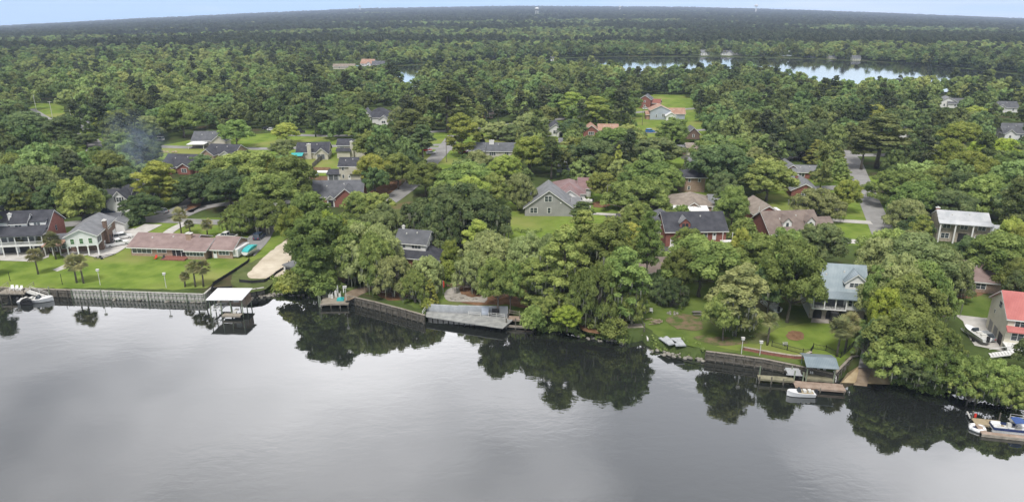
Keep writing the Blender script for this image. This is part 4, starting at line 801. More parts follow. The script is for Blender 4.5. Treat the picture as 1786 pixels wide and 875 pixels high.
# ------------------------------------------------------------------ houses
def name_ok(w): return w > 7
class House:
    def __init__(s, name, label, px, py, rz=0, group=None, cat='house', sc_=1.0):
        p = P(px, py, L); s.e = empty(name, (p.x, p.y, L + 0.02), R(rz), label, cat, group); s.e.scale = (sc_, sc_, sc_)
    def vol(s, x0, x1, y0, y1, h, wall, roof='x', rise=2.0, rm='roofdark', ov=.45, z0=0.0, trim=True):
        b = MB()
        if roof == 'x':
            ym = (y0+y1)/2; b.prism([(y0, z0), (y1, z0), (y1, h), (ym, h+rise), (y0, h)], x0, x1, 'x')
        elif roof == 'y':
            xm = (x0+x1)/2; b.prism([(x0, z0), (x1, z0), (x1, h), (xm, h+rise), (x0, h)], y0, y1, 'y')
        else: b.box(x0, x1, y0, y1, z0, h)
        w = b.build('wall', wall, s.e); t = .16; r = MB(); f = MB()
        if roof in 'xy':
            a0, a1, c0, c1 = (y0, y1, x0, x1) if roof == 'x' else (x0, x1, y0, y1)
            m = (a0+a1)/2; sl = rise/((a1-a0)/2); e = h - ov*sl + .05
            r.prism([(a0-ov, e), (m, h+rise+.05), (a1+ov, e), (a1+ov, e+t), (m, h+rise+.05+t*1.2), (a0-ov, e+t)], c0-ov, c1+ov, roof)
            if trim:
                for c in (c0-ov-.03, c1+ov+.005):
                    f.prism([(a0-ov, e-.12), (m, h+rise-.09), (a1+ov, e-.12), (a1+ov, e+t*.6), (m, h+rise+.05+t*.6), (a0-ov, e+t*.6)], c, c+.025, roof)
                for a in (a0-ov-.04, a1+ov+.012):
                    if roof == 'x': f.box(c0-ov, c1+ov, a, a+.028, e-.14, e+t*.5)
                    else: f.box(a, a+.028, c0-ov, c1+ov, e-.14, e+t*.5)
        elif roof == 'hip':
            X0, X1, Y0, Y1 = x0-ov, x1+ov, y0-ov, y1+ov; W, D = X1-X0, Y1-Y0; k = min(W, D)/2; zt = h+rise; z = h
            if W >= D: A, B = (X0+k, (Y0+Y1)/2, zt), (X1-k, (Y0+Y1)/2, zt)
            else: A, B = ((X0+X1)/2, Y0+k, zt), ((X0+X1)/2, Y1-k, zt)
            if W >= D: fs = [(0,1,5,4),(1,2,5),(2,3,4,5),(3,0,4),(3,2,1,0)]
            else: fs = [(0,1,4),(1,2,5,4),(2,3,5),(3,0,4,5),(3,2,1,0)]
            r.add([(X0,Y0,z),(X1,Y0,z),(X1,Y1,z),(X0,Y1,z),A,B], fs)
            for (a, c, d, g) in ((X0, X1, Y0, Y0+.03), (X0, X1, Y1-.03, Y1), (X0, X0+.03, Y0+.03, Y1-.03), (X1-.03, X1, Y0+.03, Y1-.03)): f.box(a, c, d, g, z-.2, z-.004)
        elif roof == 'shed':   # falls towards the front
            r.prism([(y0-ov, h), (y1, h+rise), (y1, h+rise+t), (y0-ov, h+t)], x0-ov, x1+ov, 'x')
        elif roof == 'flat': r.box(x0-ov, x1+ov, y0-ov, y1+ov, h+.004, h+t+rise)
        if r.v:
            ro = r.build('roof', rm, s.e)
            if f.v: f.build('trim', 'white', ro)
            if roof == 'x' and name_ok(x1-x0):
                for fx, fy in ((.28, .3), (.62, .36)):
                    q = MB(); vx, vy = lerp(x0, x1, fx), lerp(y0, y1, fy); vz = h + rise*fy*2; q.box(vx-.14, vx+.14, vy-.14, vy+.14, vz-.1, vz+.5); q.build('roof_vent', 'dullwhite', ro)
        s.last = (x0, x1, y0, y1, h); return w
    def at(s, face, u, vol=None):
        x0, x1, y0, y1, h = vol or s.last
        return {'f': (u, y0, 1, 0, 0, -1), 'b': (u, y1, 1, 0, 0, 1), 'l': (x0, u, 0, 1, -1, 0), 'r': (x1, u, 0, 1, 1, 0)}[face]
    def panel(s, name, face, u, z, w, h, m, out=.05, parent=None, vol=None, d=.05):
        x, y, tx, ty, nx, ny = s.at(face, u, vol); b = MB()
        xs = sorted((x - tx*w/2 + nx*out, x + tx*w/2 + nx*(out-d))); ys = sorted((y - ty*w/2 + ny*out, y + ty*w/2 + ny*(out-d)))
        b.box(xs[0], xs[1], ys[0], ys[1], z, z+h); return b.build(name, m, parent or s.e)
    def win(s, face, u, z, w=1.1, h=1.3, n=1, frame='white', shut=None, vol=None, glass='glass'):
        fr = s.panel('window', face, u, z, w*n+.2, h+.2, frame, .05, vol=vol, d=.09)
        x, y, tx, ty, nx, ny = s.at(face, u, vol); b = MB()
        for k in range(n):
            c = (k - (n-1)/2)*w
            for q0, q1 in ((0.1, h*.5+.07), (h*.5+.13, h+.1)):
                cx, cy = x + tx*c, y + ty*c; g = w*.5 - .06
                xs = sorted((cx - tx*g + nx*.065, cx + tx*g + nx*.03)); ys = sorted((cy - ty*g + ny*.065, cy + ty*g + ny*.03))
                b.box(xs[0], xs[1], ys[0], ys[1], z+q0, z+q1)
        b.build('pane', glass, fr)
        if shut:
            for sg in (-1, 1): s.panel('shutter', face, u + sg*(w*n/2+.32), z, .38, h+.2, shut, .05, vol=vol)
        return fr
    def door(s, face, u, w=1.0, h=2.1, m='white', vol=None, z=0.0, name='door'):
        d = s.panel(name, face, u, z+.02, w, h, m, .05, vol=vol, d=.08)
        if name == 'garage_door':
            x, y, tx, ty, nx, ny = s.at(face, u, vol); b = MB()
            for k in range(1, 4):
                zz = z + h*k/4; xs = sorted((x - tx*w*.49 + nx*.06, x + tx*w*.49 + nx*.045)); ys = sorted((y - ty*w*.49 + ny*.06, y + ty*w*.49 + ny*.045)); b.box(xs[0], xs[1], ys[0], ys[1], zz, zz+.05)
            b.build('panel_seam', 'dullwhite', d)
        else: s.panel('pane', face, u, z+1.2, w*.5, .6, 'glass', .062, d, vol=vol, d=.02)
        return d
    def chimney(s, x, y, z0, z1, m='brick', w=.9, d=.7):
        b = MB(); b.box(x-w/2, x+w/2, y-d/2, y+d/2, z0, z1); c = b.build('chimney', m, s.e); k = MB(); k.box(x-w/2-.1, x+w/2+.1, y-d/2-.1, y+d/2+.1, z1+.003, z1+.15); k.box(x-.2, x+.2, y-.2, y+.2, z1+.153, z1+.4); k.build('cap', 'dullwhite', c)
    def dormer(s, x, y, z, w=1.9, h=1.5, rise=.8, d=3, wall='white', rm='roofdark', n=1):
        b = MB(); b.prism([(x-w/2, z), (x+w/2, z), (x+w/2, z+h), (x, z+h+rise), (x-w/2, z+h)], y, y+d, 'y'); dm = b.build('dormer', wall, s.e)
        r = MB(); ov = .2; sl = rise/(w/2); r.prism([(x-w/2-ov, z+h-ov*sl+.04), (x, z+h+rise+.04), (x+w/2+ov, z+h-ov*sl+.04), (x+w/2+ov, z+h-ov*sl+.16), (x, z+h+rise+.18), (x-w/2-ov, z+h-ov*sl+.16)], y-.25, y+d, 'y'); r.build('dormer_roof', rm, dm)
        g = MB()
        for k in range(n):
            c = x + (k-(n-1)/2)*.95; g.box(c-.36, c+.36, y-.03, y+.02, z+.35, z+h-.1)
        g.build('pane', 'glass', dm)
    def posts(s, xs, y, z0, z1, m='white', w=.2, name='post'):
        for x in xs:
            b = MB(); b.box(x-w/2, x+w/2, y-w/2, y+w/2, z0, z1); b.box(x-w*.75, x+w*.75, y-w*.75, y+w*.75, z1-.18, z1-.002); b.build(name, m, s.e)
    def slab(s, name, x0, x1, y0, y1, z0, z1, m):
        b = MB(); b.box(x0, x1, y0, y1, z0, z1); return b.build(name, m, s.e)
    def rail(s, x0, x1, y, z, m='white', h=1.0):
        b = MB(); b.box(x0, x1, y-.04, y+.04, z+h-.08, z+h); b.box(x0, x1, y-.03, y+.03, z+.1, z+.16); n = max(2, int((x1-x0)/.3))
        for i in range(n+1):
            x = lerp(x0, x1, i/n); b.box(x-.02, x+.02, y-.02, y+.02, z+.162, z+h-.082)
        b.build('railing', m, s.e)
G_ = 'houses of the riverside neighbourhood'
# three-storey white house at the left edge
h = House('house', 'three-storey white house with charcoal roofs, red brick gable end and pool at left edge', 31, 441, 8, G_)
h.e.scale = (.9, .9, .97)
h.vol(-9, 9, 0, 11, 6.4, 'siding', 'x', 3.7, 'roofdark'); V = h.last
h.slab('gable_wall', 9.003, 9.05, .1, 10.9, 0, 6.3, 'brick'); b = MB(); b.prism([(.1, 6.3), (10.9, 6.3), (5.5, 9.9)], 9.003, 9.05, 'x'); b.build('gable_wall', 'brick', h.e)
h.vol(-9, 9, -3.4, -.01, 5.5, 'siding', 'shed', 1.6, 'roofdark', z0=5.3)
h.slab('deck', -9.2, 9.2, -3.6, -.02, 2.75, 3.0, 'white'); h.rail(-9, 9, -3.5, 3.0); h.posts([-9, -5.4, -1.8, 1.8, 5.4, 8.9], -3.4, 0, 5.3)
for x in (-7.2, -3.6, 0, 3.6, 7.2): h.panel('porch_screen', 'f', x, 3.1, 3.1, 2.1, 'screen', .06, vol=V)
for x in (-6.5, -2, 2.5, 6.5): h.panel('undercroft_opening', 'f', x, .1, 3.4, 2.5, 'black', .05, vol=V)
h.vol(-7.5, -1.5, 1.0, 5.4, 8.2, 'siding', 'shed', .8, 'roofdark', z0=6.5, ov=.3); h.win('f', -4.5, 6.9, .9, .9, 2)
h.vol(-.5, 3.8, .3, 5.4, 8.0, 'siding', 'x', 1.9, 'roofdark', z0=6.2, ov=.3); h.win('f', 1.6, 6.6, .9, .9, 2)
h.vol(4.2, 8.6, 1.0, 5.4, 8.1, 'siding', 'shed', .9, 'roofdark', z0=6.5, ov=.2); h.win('f', 6.3, 6.9, .9, .9, 2); h.chimney(-1.0, 2.2, 6.8, 10.2, 'white')
h.vol(9.4, 13.6, -4.5, 1.5, 2.7, 'brownbrick', 'shed', .6, 'rooforange', z0=2.5); h.posts([9.5, 11.5, 13.5], -4.3, 0, 2.5, 'dullwhite')
h.win('r', 5.5, 4.4, 1, 1.4, 1, vol=V)
# porch house on piers
h = House('house', 'white porch house on piers with green shutters, grey roof and long brown brick side', 147, 446, 13, G_)
h.vol(-3.6, 3.6, 0, 3.8, 5.3, 'greentrim', 'y', 1.7, 'roofgrey', z0=2.6); V = h.last
for u in (-2.1, 0, 2.1): h.win('f', u, 3.2, .95, 1.3, 1, glass='shutter')
for u in (1.2, 2.7): h.panel('porch_screen', 'r', u, 3.1, 1.2, 1.7, 'screen', .05)
h.posts([-3.5, -1.2, 1.2, 3.5], .1, 0, 2.6, w=.28)
h.vol(-3.6, 3.6, 3.83, 16, 5.25, 'brownbrick', 'y', 1.65, 'roofgrey'); V = h.last
for u in (9, 10.2, 11.4, 12.6): h.win('r', u, 3.9, .8, .8, 1, vol=V)
h.door('r', 14.2, 2.6, 2.5, 'white', V, name='garage_door'); h.panel('garage_opening', 'r', 9.6, .05, 2.2, 2.3, 'black', .05, vol=V); h.door('r', 5.4, 1, 2.1, 'white', V)
h.chimney(3.95, 6.8, 0, 7.2, 'brownbrick', .8, 1.2)
h.vol(-10.2, -3.65, 4.5, 10.5, 2.7, 'brownbrick', 'x', 1.3, 'roofmid'); h.win('f', -5.4, .9, 1, 1.2, 2); h.win('f', -8.4, .4, 1.6, 1.9, 1)
h = House('house', 'low grey-roofed bungalow tucked behind the white porch house', 177, 404, 14, G_)
h.vol(-4.5, 4.5, 0, 8, 2.6, 'siding', 'x', 1.5, 'roofmid'); h.win('f', -1, 1, 1, 1.1, 2); h.vol(2.5, 6.5, -1.5, 5, 2.5, 'siding', 'y', 1.0, 'roofgrey')
# white gabled house
h = House('house', 'white gabled house with black roof and dark shutters below the smoke', 196, 370, 6, G_)
h.vol(-5.5, 5, 0, 9, 2.9, 'siding', 'x', 3.2, 'roofdark'); h.win('f', -3.4, 1, .8, 1.2, 2, shut='black')
h.vol(-.5, 7, -1.6, 7, 3.0, 'siding', 'y', 3.9, 'roofdark'); h.win('f', 3.3, 3.6, .8, 1.3, 2, shut='black'); h.win('f', 3.3, .7, 1, 1.2, 2)
h.vol(7.3, 11, 2, 8, 2.8, 'siding', 'x', 1.6, 'roofdark')
# ranch
h = House('house', 'long pink-roofed brick ranch house with central chimney on the left lawn', 311, 448.5, -6, G_)
h.vol(-12.6, 3.2, 0, 10.4, 2.55, 'tanbrick', 'x', 1.9, 'roofpink', ov=.7); V = h.last
h.win('f', -9.6, .75, 1.3, 1.4, 4); h.win('f', -4.2, 1.05, 1.2, 1.0, 2); h.panel('sliding_door', 'f', 1.0, .2, 4.8, 2.0, 'black', .05, vol=V)
for u in (-.4, 1.0, 2.4): h.panel('mullion', 'f', u, .2, .12, 2.0, 'white', .07, vol=V)
h.chimney(1.9, 3.2, 2.6, 5.4, 'tanbrick', 1.5, 1.0)
h.vol(3.2, 8.0, -1.2, 8.2, 2.45, 'tanbrick', 'x', 1.7, 'roofpink', ov=.6); h.win('f', 5.3, .9, .92, 1.3, 5)
h.vol(8.9, 14.4, .4, 9.0, 2.5, 'tanbrick', 'x', 1.8, 'roofpink', ov=.6); V = h.last; h.win('f', 12.2, .9, .9, 1.0, 3); h.door('f', 9.8, .95, 2.1, 'white', V); h.door('r', 4.4, 4.6, 2.2, 'white', V, name='garage_door')
h.slab('terrace', -3.2, 3.15, -2.6, -.02, 0, .35, 'brick')
# brick hip behind
h = House('house', 'red brick house with broad charcoal hip roof between road and oaks', 313, 302, -8, G_)
h.vol(-7, 7, 0, 12, 2.7, 'brick', 'x', 3.4, 'roofdark'); h.vol(1, 6, -2.2, 4, 2.7, 'brick', 'y', 1.6, 'roofdark'); h.win('f', 3.5, .8, 1, 1.3, 2); h.vol(-7, -1.5, -2.6, 4, 2.7, 'brick', 'y', 2.2, 'roofdark'); h.win('f', -4.2, .8, 1, 1.3, 2)
h = House('house', 'tan brick house with dark roof and white gable right of the brick hip-roofed one', 384, 279, -10, G_)
h.vol(-6.5, 6.5, 0, 11, 2.6, 'tanbrick', 'x', 2.9, 'roofdark'); h.vol(1.5, 6.4, -2, 4, 2.6, 'siding', 'y', 1.6, 'roofdark'); h.win('f', 4, .8, 1, 1.2, 2); h.vol(-6.8, -1, -3, 5, 2.6, 'tanbrick', 'y', 2.2, 'roofdark')
h = House('house', 'grey-roofed white house across the road with a pale canopy at its left', 361, 256, 4, G_)
h.vol(-6.5, 7, 0, 12, 2.8, 'beige', 'x', 3.2, 'roofmid'); h.win('f', 0, .9, 1, 1.2, 2); h.vol(3, 9, -1.5, 6, 2.8, 'beige', 'y', 2.4, 'roofmid'); h.vol(-6.5, .5, -5.5, -1, 2.2, 'dullwhite', 'hip', .8, 'roofwhite', z0=2.0); h.posts([-6.3, .3], -5.3, 0, 2, 'white')
# cream houses with fences
h = House('house', 'cream house with tall cream chimney, dark roof and teal-roofed lean-to', 546, 277, 6, G_)
h.vol(-6.5, 6.5, 0, 10, 2.8, 'beige', 'x', 3.2, 'roofdark'); h.chimney(-1.2, -.4, 0, 6.2, 'beige', 1.5, .9); h.vol(1.5, 6.6, -2.8, 4, 2.7, 'beige', 'y', 2.2, 'roofdark'); h.panel('porch_screen', 'f', 3.8, .3, 3.2, 2.0, 'screen'); h.posts([2.2, 3.8, 5.4], -2.9, .2, 2.4, w=.12)
h.vol(-8, -4, -4, -.5, 2.0, 'fencewood', 'shed', .6, 'teal')
h = House('house', 'narrow two-storey beige house with grey roof left of the tall pines', 607, 275, 3, G_)
h.vol(-4.2, 1.2, 0, 8, 5.3, 'beige', 'x', 1.9, 'roofdark'); V = h.last; h.win('f', -2.2, 3.6, .8, .9, 2); h.vol(-4.2, 1.2, -1.6, -.01, 2.9, 'beige', 'shed', 1.0, 'roofdark'); h.chimney(1.9, -.2, 0, 6.8, 'beige', 1.2, .9); h.vol(2.6, 7, .5, 9, 4.2, 'beige', 'x', 2.4, 'roofmid')
h = House('house', 'tall beige two-storey house with black roof beside the cedar fence', 610, 315, 2, G_)
h.vol(-3.6, 4, 0, 9, 5.4, 'beige', 'x', 2.2, 'roofdark'); V = h.last; h.win('f', -2.2, 3.8, .8, 1.1, 1); h.win('f', 2.4, 3.6, 1.0, 1.1, 1); h.win('f', -2.2, .9, .8, 1.2, 1); h.slab('bay', .1, 4.3, -.9, -.02, 2.7, 4.9, 'beige'); h.door('f', 0, .9, 2.0, 'white', V)
h.vol(-8, -3.65, 0, 5, 2.3, 'siding', 'shed', .9, 'roofdark'); h.panel('porch_screen', 'f', -5.8, .3, 3.8, 1.8, 'screen'); h.posts([-7.6, -5.8, -4.1], -.1, .2, 2.2, w=.12)
h = House('house', 'red brick house with slate-blue roof and white-trimmed double gabled porch', 588, 357, 4, G_)
h.vol(-8, 8, 0, 13, 2.8, 'brick', 'x', 3.6, 'roofmid'); h.vol(-.2, 6.8, -3, 4, 2.9, 'brick', 'y', 3.0, 'roofmid'); h.vol(3.4, 6.6, -4.2, -3.02, 2.4, 'brick', 'y', 1.3, 'roofmid', .25); h.win('f', 5, .5, .9, 1.4, 1); h.vol(-2.6, -.25, -2.8, 1, 2.7, 'siding', 'y', 1.0, 'roofmid'); h.panel('porch_opening', 'f', -1.4, .1, 1.5, 2.2, 'black'); h.win('f', -5.5, .8, 1, 1.2, 2, vol=(-8, 8, 0, 13, 2.8))
# white dormer house
h = House('house', 'white upper-storey house with charcoal roofs among the riverside live oaks', 722, 468, -14, G_)
h.vol(-6.5, 6.5, 0, 12, 2.7, 'brick', 'hip', 2.2, 'roofdark', .6); V = h.last; h.vol(-5.6, 2.2, 2.6, 9.5, 5.6, 'siding', 'x', 2.2, 'roofmid', z0=3); h.win('f', -3.4, 4.2, .8, .95, 1); h.win('f', -.2, 4.2, .8, .95, 3); h.win('r', 6, 4.2, .8, 1, 1); h.chimney(-4.8, 6.2, 6, 8.5, 'white', .6, .5); h.win('f', 3.5, .8, 1, 1.3, 2, vol=V); h.door('r', 3, 1, 2.1, 'white', V)
# long dark house
h = House('house', 'long house with dark plank end, cream middle and slate roof above the treetops', 859, 275, -2, G_)
h.vol(-9.5, 9.5, 0, 11, 2.8, 'beige', 'x', 2.5, 'roofmid'); V = h.last; h.vol(-9.6, -3.5, -1.4, 9, 3.2, 'darkwood', 'x', 2.2, 'roofmid'); h.win('f', -7.6, 1, 1, 1.1, 2); h.win('f', 0, .9, .9, 1.3, 3, vol=V); h.win('f', 6, .9, .9, 1.3, 2, vol=V); h.chimney(-.6, 4.6, 3, 6.4, 'siding', 2.0, 1.2)
h = House('house', 'big white house with dark hip roof and steep grey gable beneath the pines', 662, 217, 2, G_)
h.vol(-8, 8, 0, 13, 3.6, 'siding', 'hip', 4.6, 'roofdark'); h.vol(-9.5, -4.5, -1, 7, 4.8, 'siding', 'y', 3.4, 'roofmid'); h.win('f', -7, 1, 1, 1.4, 2); h.vol(0, 5, -2, 4, 3, 'siding', 'y', 1.8, 'roofgrey'); h.win('f', 2.5, .8, 1, 1.2, 2)
# grey gable house
h = House('house', 'big grey-sided gable house with white windows at the edge of the mown lawn', 957, 377, -2, G_)
h.vol(-7.3, 7.3, 0, 13, 2.7, 'greysiding', 'y', 5.3, 'roofgrey', .5); V = h.last; h.win('f', -.2, 4.5, 1.1, 1.6, 2); h.win('f', -4.6, .9, 1.1, 1.6, 2); h.win('f', .1, .9, 1.0, 1.6, 1); h.panel('vent', 'f', 3.6, 4.0, .4, .4, 'white')
h.vol(7.33, 9.6, 3, 10, 2.6, 'greysiding', 'x', 1.6, 'roofgrey', .4); h.door('f', 8.5, 1, 2.1, 'white'); h.win('r', 5, .8, 1, 1.3, 1)
h = House('house', 'house with maroon metal roof and arched porch directly behind the grey gable', 992, 352, -4, G_)
h.vol(-5.2, 5.2, 0, 16, 2.8, 'siding', 'hip', 2.5, 'roofmaroon'); h.vol(-2.5, 3.2, -3, 3, 2.7, 'siding', 'y', 1.9, 'roofmaroon'); h.vol(3.4, 7.4, 7, 16, 3.0, 'siding', 'x', 2.4, 'roofmaroon'); h.win('r', 9.5, .8, 1, 1.6, 1); h.vol(-9.2, -5.6, 6, 10.5, 2.3, 'white', 'flat', .1, 'roofwhite', z0=2.1); h.posts([-9, -5.8], 6.2, 0, 2.1)
h = House('house', 'small white-fronted house with dark gable and arched window between rounded oaks', 969, 238, 0, G_)
h.vol(-4.5, 4.5, 0, 12, 2.9, 'siding', 'y', 3.2, 'roofdark'); h.win('f', 0, 1.2, 1.2, 1.6, 2); h.vol(.5, 4.6, -1.6, 2, 2.7, 'siding', 'y', 1.7, 'roofdark'); h.panel('porch_opening', 'f', 2.5, .1, 1.6, 2.2, 'black')
h = House('house', 'brick house with terracotta roofs behind the bright tall trees', 1048, 239, -3, G_)
h.vol(-8.5, -1, 0, 10, 2.8, 'brick', 'y', 2.8, 'rooforange'); h.win('f', -4.8, .9, .9, 1.4, 3); h.vol(-1, 8.5, 1.5, 11, 2.8, 'beige', 'x', 2.5, 'rooforange'); h.win('f', 3, .9, 1, 1.2, 2)
h = House('house', 'two-storey red brick house with grey gable seen past the far street', 1124, 189, -20, G_)
h.vol(-3.6, 3.6, 0, 9, 5.6, 'brick', 'y', 2.4, 'roofmid'); h.win('f', 0, 3.6, .9, 1.1, 1); h.win('f', 0, .9, .9, 1.1, 1); h.vol(3.65, 9, 3, 9, 3.2, 'brick', 'x', 2, 'brick')
h = House('house', 'blue-grey two-storey house with orange shingled roofs and white lean-to', 1152, 209, -2, G_)
h.vol(-6, 5.5, 0, 9, 5.2, 'bluesiding', 'y', 2.6, 'rooforange'); h.win('f', 1.5, 1.6, .8, 1.6, 2, glass='glass'); h.win('f', -2.5, 1.2, .7, 1.6, 1); h.vol(5.6, 14, 2, 9, 3.2, 'bluesiding', 'x', 2.6, 'rooforange'); h.vol(2.5, 8, -3.6, -.1, 2.7, 'siding', 'y', 1.8, 'roofwhite'); h.vol(-8, -6.1, 1, 8, 2.8, 'rooforange', 'x', 1.5, 'rooforange')
h = House('house', 'small dark-gabled brick cottage at the end of the far lawn', 1209, 243, 0, G_)
h.vol(-3, 3, 0, 8, 2.7, 'brownbrick', 'y', 2.8, 'roofmid'); h.win('f', 0, .9, .8, 1.3, 1)
h = House('house', 'tan cottage with tan roof just above the dark conical cedar', 1215, 273, -3, G_)
h.vol(-4, 4.6, 0, 9, 2.7, 'beige', 'x', 2.2, 'rooftan'); h.win('f', 0, 1, .9, 1, 2); h.vol(-9, -4.2, 4, 9, 2.3, 'brownbrick', 'x', 1.2, 'roofgrey')
h = House('house', 'pale grey-roofed outbuilding right of the dark conical cedar', 1217, 299, -2, G_)
h.vol(-3.4, 4, 0, 10, 2.6, 'siding', 'x', 1.8, 'roofgrey'); h.win('f', 1, .9, .9, 1, 1)
h = House('house', 'square two-storey brick house with slate hip roof among dense oaks', 1207, 335, -3, G_)
h.vol(-4.2, 4.2, 0, 9, 5.2, 'tanbrick', 'hip', 2.0, 'roofdark', .7); h.win('f', -1.2, 3.5, .8, 1.1, 1); h.win('f', -1.2, .8, .8, 1.1, 1); h.win('f', 2.2, 3.5, .8, 1.1, 1)
h = House('house', 'tan-roofed brick house with timber play frame at its right corner', 1208, 373, -8, G_)
h.vol(-6.5, 5.5, 0, 12, 2.7, 'tanbrick', 'hip', 2.8, 'rooftan'); h.vol(-2.5, 2.2, -3, 3, 2.7, 'tanbrick', 'y', 1.7, 'rooftan'); h.win('f', 0, .9, .9, 1.2, 1); h.vol(5.55, 9, 5, 12, 2.6, 'siding', 'x', 1.5, 'roofgrey')
# brick one-dormer house
h = House('house', 'red brick house with black roof, one brick dormer and white garage door', 1212, 429, 3, G_)
h.vol(-8, 8.2, 0, 11, 4.3, 'brick', 'x', 3.5, 'roofdark', .5); V = h.last; h.win('f', 2.6, 2.2, .9, 1.2, 1); h.door('f', 5.0, 1.0, 2.0, 'white', V, z=1.6); h.door('f', -4.6, 4.4, 2.3, 'white', V, name='garage_door'); h.win('f', -1.2, .6, .9, 1.3, 2)
h.dormer(-2.8, .9, 4.6, 2.8, 1.5, 1.3, 3.4, 'brick', 'roofgrey', 2)
h.vol(-10.5, -3.5, 5.5, 15, 4.6, 'siding', 'hip', 2.8, 'roofmid'); h.slab('deck', 6.6, 9.6, -1.6, -.02, 1.4, 1.6, 'white'); h.posts([6.8, 9.4], -1.4, 1.6, 4.0, w=.14); h.slab('stair', -11.5, -9.4, .5, 2.5, 0, 1.5, 'dullwhite')
h = House('shed', 'long low shed with white metal roof behind the one-dormer brick house', 1204, 381, 2, 'outbuildings', 'shed'); h.vol(-5, 5, 0, 5, 2.4, 'siding', 'x', .7, 'roofwhite'); h.door('f', 0, 2.4, 2, 'dullwhite')
h = House('house', 'small brick cottage with tan gable roof left of the brown-roofed house', 1338, 389, 3, G_)
h.vol(-4.2, 4.0, 0, 12, 2.8, 'brick', 'y', 2.3, 'rooftan', .4); h.win('f', -.2, 1, .8, 1, 1); h.vol(-4.2, -1.8, 14, 18, 2.6, 'brick', 'y', 1.4, 'roofbrown', .3); h.slab('sunroom', 4.05, 6.2, 4, 9, 0, 2.3, 'siding')
h = House('house', 'red brick house with broad brown roof, two white dormers and low right wing', 1388, 424, 6, G_)
h.vol(-7.5, 7, 0, 13, 3.0, 'brick', 'x', 4.2, 'roofbrown', .5); h.dormer(-2.2, 1.6, 3.9, 2.4, 1.5, 1.2, 4, 'white', 'roofbrown', 1); h.dormer(4.4, 1.6, 3.9, 2.4, 1.5, 1.2, 4, 'white', 'roofbrown', 1); h.vol(7.05, 12.5, 3.5, 11, 2.7, 'brick', 'x', 2.2, 'roofbrown'); h.win('f', -5, .8, 1, 1.3, 2, vol=(-7.5, 7, 0, 13, 3)); h.win('f', 1, .8, 1, 1.3, 2, vol=(-7.5, 7, 0, 13, 3))
h = House('house', 'grey-roofed brick house with L-shaped plan beside two yellowish conical magnolias', 1400, 312, -6, G_)
h.vol(-6.5, -.5, 2, 14, 2.7, 'brick', 'y', 1.9, 'roofgrey'); h.vol(-3.5, 6.5, 0, 7, 2.6, 'brick', 'x', 1.7, 'roofgrey'); h.win('f', -.6, .8, 1.1, 1.5, 2); h.win('f', 4, .9, .9, 1.1, 1)
h = House('house', 'narrow brick house with grey gable roof partly behind the oak near the straight street', 1402, 346, -10, G_)
h.vol(-4.2, 4.2, 0, 15, 2.7, 'brick', 'y', 2.2, 'roofgrey'); h.win('f', 0, .9, 1, 1.2, 2); h.chimney(-1, 10, 4, 5.6, 'brick')
# white columned
h = House('house', 'tall-columned brown stone house with pale metal roof and attached garage', 1676, 423, -17, G_)
h.vol(-6.2, 6.2, 0, 8, 5.5, 'stone', 'x', 2.0, 'roofmetal', .1); V = h.last
h.vol(-6.2, 6.2, -1.5, -.01, 5.3, 'white', 'shed', .5, 'roofmetal', .3, z0=5.15); h.posts([-6, -2.4, 1.8, 6], -1.35, 0, 5.15, w=.34, name='column')
for u in (-4.2, 0, 4.2): h.win('f', u, 3.7, .9, 1.0, 2, vol=V)
h.win('f', 4.0, .9, 1, 1.3, 2, vol=V); h.win('f', -4.2, .9, 1, 1.3, 2, vol=V); h.panel('door_recess', 'f', 0, .1, 2.2, 2.5, 'black', vol=V); h.chimney(-5.4, 6.5, 5.5, 7.6, 'brick')
h.vol(6.25, 13.2, .5, 8, 2.8, 'stone', 'x', 1.5, 'roofmetal', .35); V = h.last; h.door('f', 10.2, 4.6, 2.2, 'white', V, name='garage_door')
# riverside house with arches
h = House('house', 'riverside house with blue-grey metal roof, white bay windows and stone arches', 1459, 557, -11, G_)
h.vol(-5.4, 4.9, 0, 9.5, 5.5, 'siding', 'x', 4.7, 'roofblue', .5); V = h.last
h.slab('stone_base', -5.45, 4.95, -.25, -.003, 0, 2.75, 'stone')
for u in (-3.9, -1.4, .9, 3.2):
    b = MB(); r_ = .85; prof = [(u-r_, .05), (u+r_, .05)] + [(u + r_*math.cos(t*math.pi/8), 1.35 + r_*math.sin(t*math.pi/8)) for t in range(0, 9)]; b.prism(prof, -.30, -.255, 'y'); b.build('arch_opening', 'black', h.e)
h.slab('porch_floor', -5.5, 1.0, -2.0, -.31, 2.75, 2.95, 'white'); h.panel('porch_screen', 'f', -2.2, 3.0, 6.0, 2.3, 'screen', .05, vol=V); h.rail(-5.4, .9, -1.9, 2.95, 'black'); h.posts([-5.3, -3.2, -1.1, .9], -1.85, 2.95, 5.2)
h.slab('bay', 1.2, 4.8, -1.2, -.31, 2.75, 5.3, 'siding'); vb = (1.2, 4.8, -1.2, 0, 5)
h.win('f', 1.75, 3.5, .75, 1.2, 1, vol=vb); h.win('f', 3.0, 3.5, 1.4, 1.2, 1, vol=vb); h.win('f', 4.25, 3.5, .75, 1.2, 1, vol=vb)
h.vol(-5.5, 5, -2.1, -.02, 5.25, 'siding', 'shed', .7, 'roofblue', .3, z0=5.15)
h.vol(.9, 4.9, .8, 5, 8.0, 'siding', 'y', 1.7, 'roofblue', .35, z0=6.0); h.win('f', 2.9, 6.9, .85, .8, 3)
h.slab('stair', -1.9, -.6, -4.6, -2.05, 0, 1.3, 'black'); h.slab('stair', -1.9, -.6, -3.2, -2.05, 1.3, 2.6, 'black'); h.vol(6.6, 9.6, 1, 8, 2.5, 'siding', 'x', 1.2, 'roofblue')
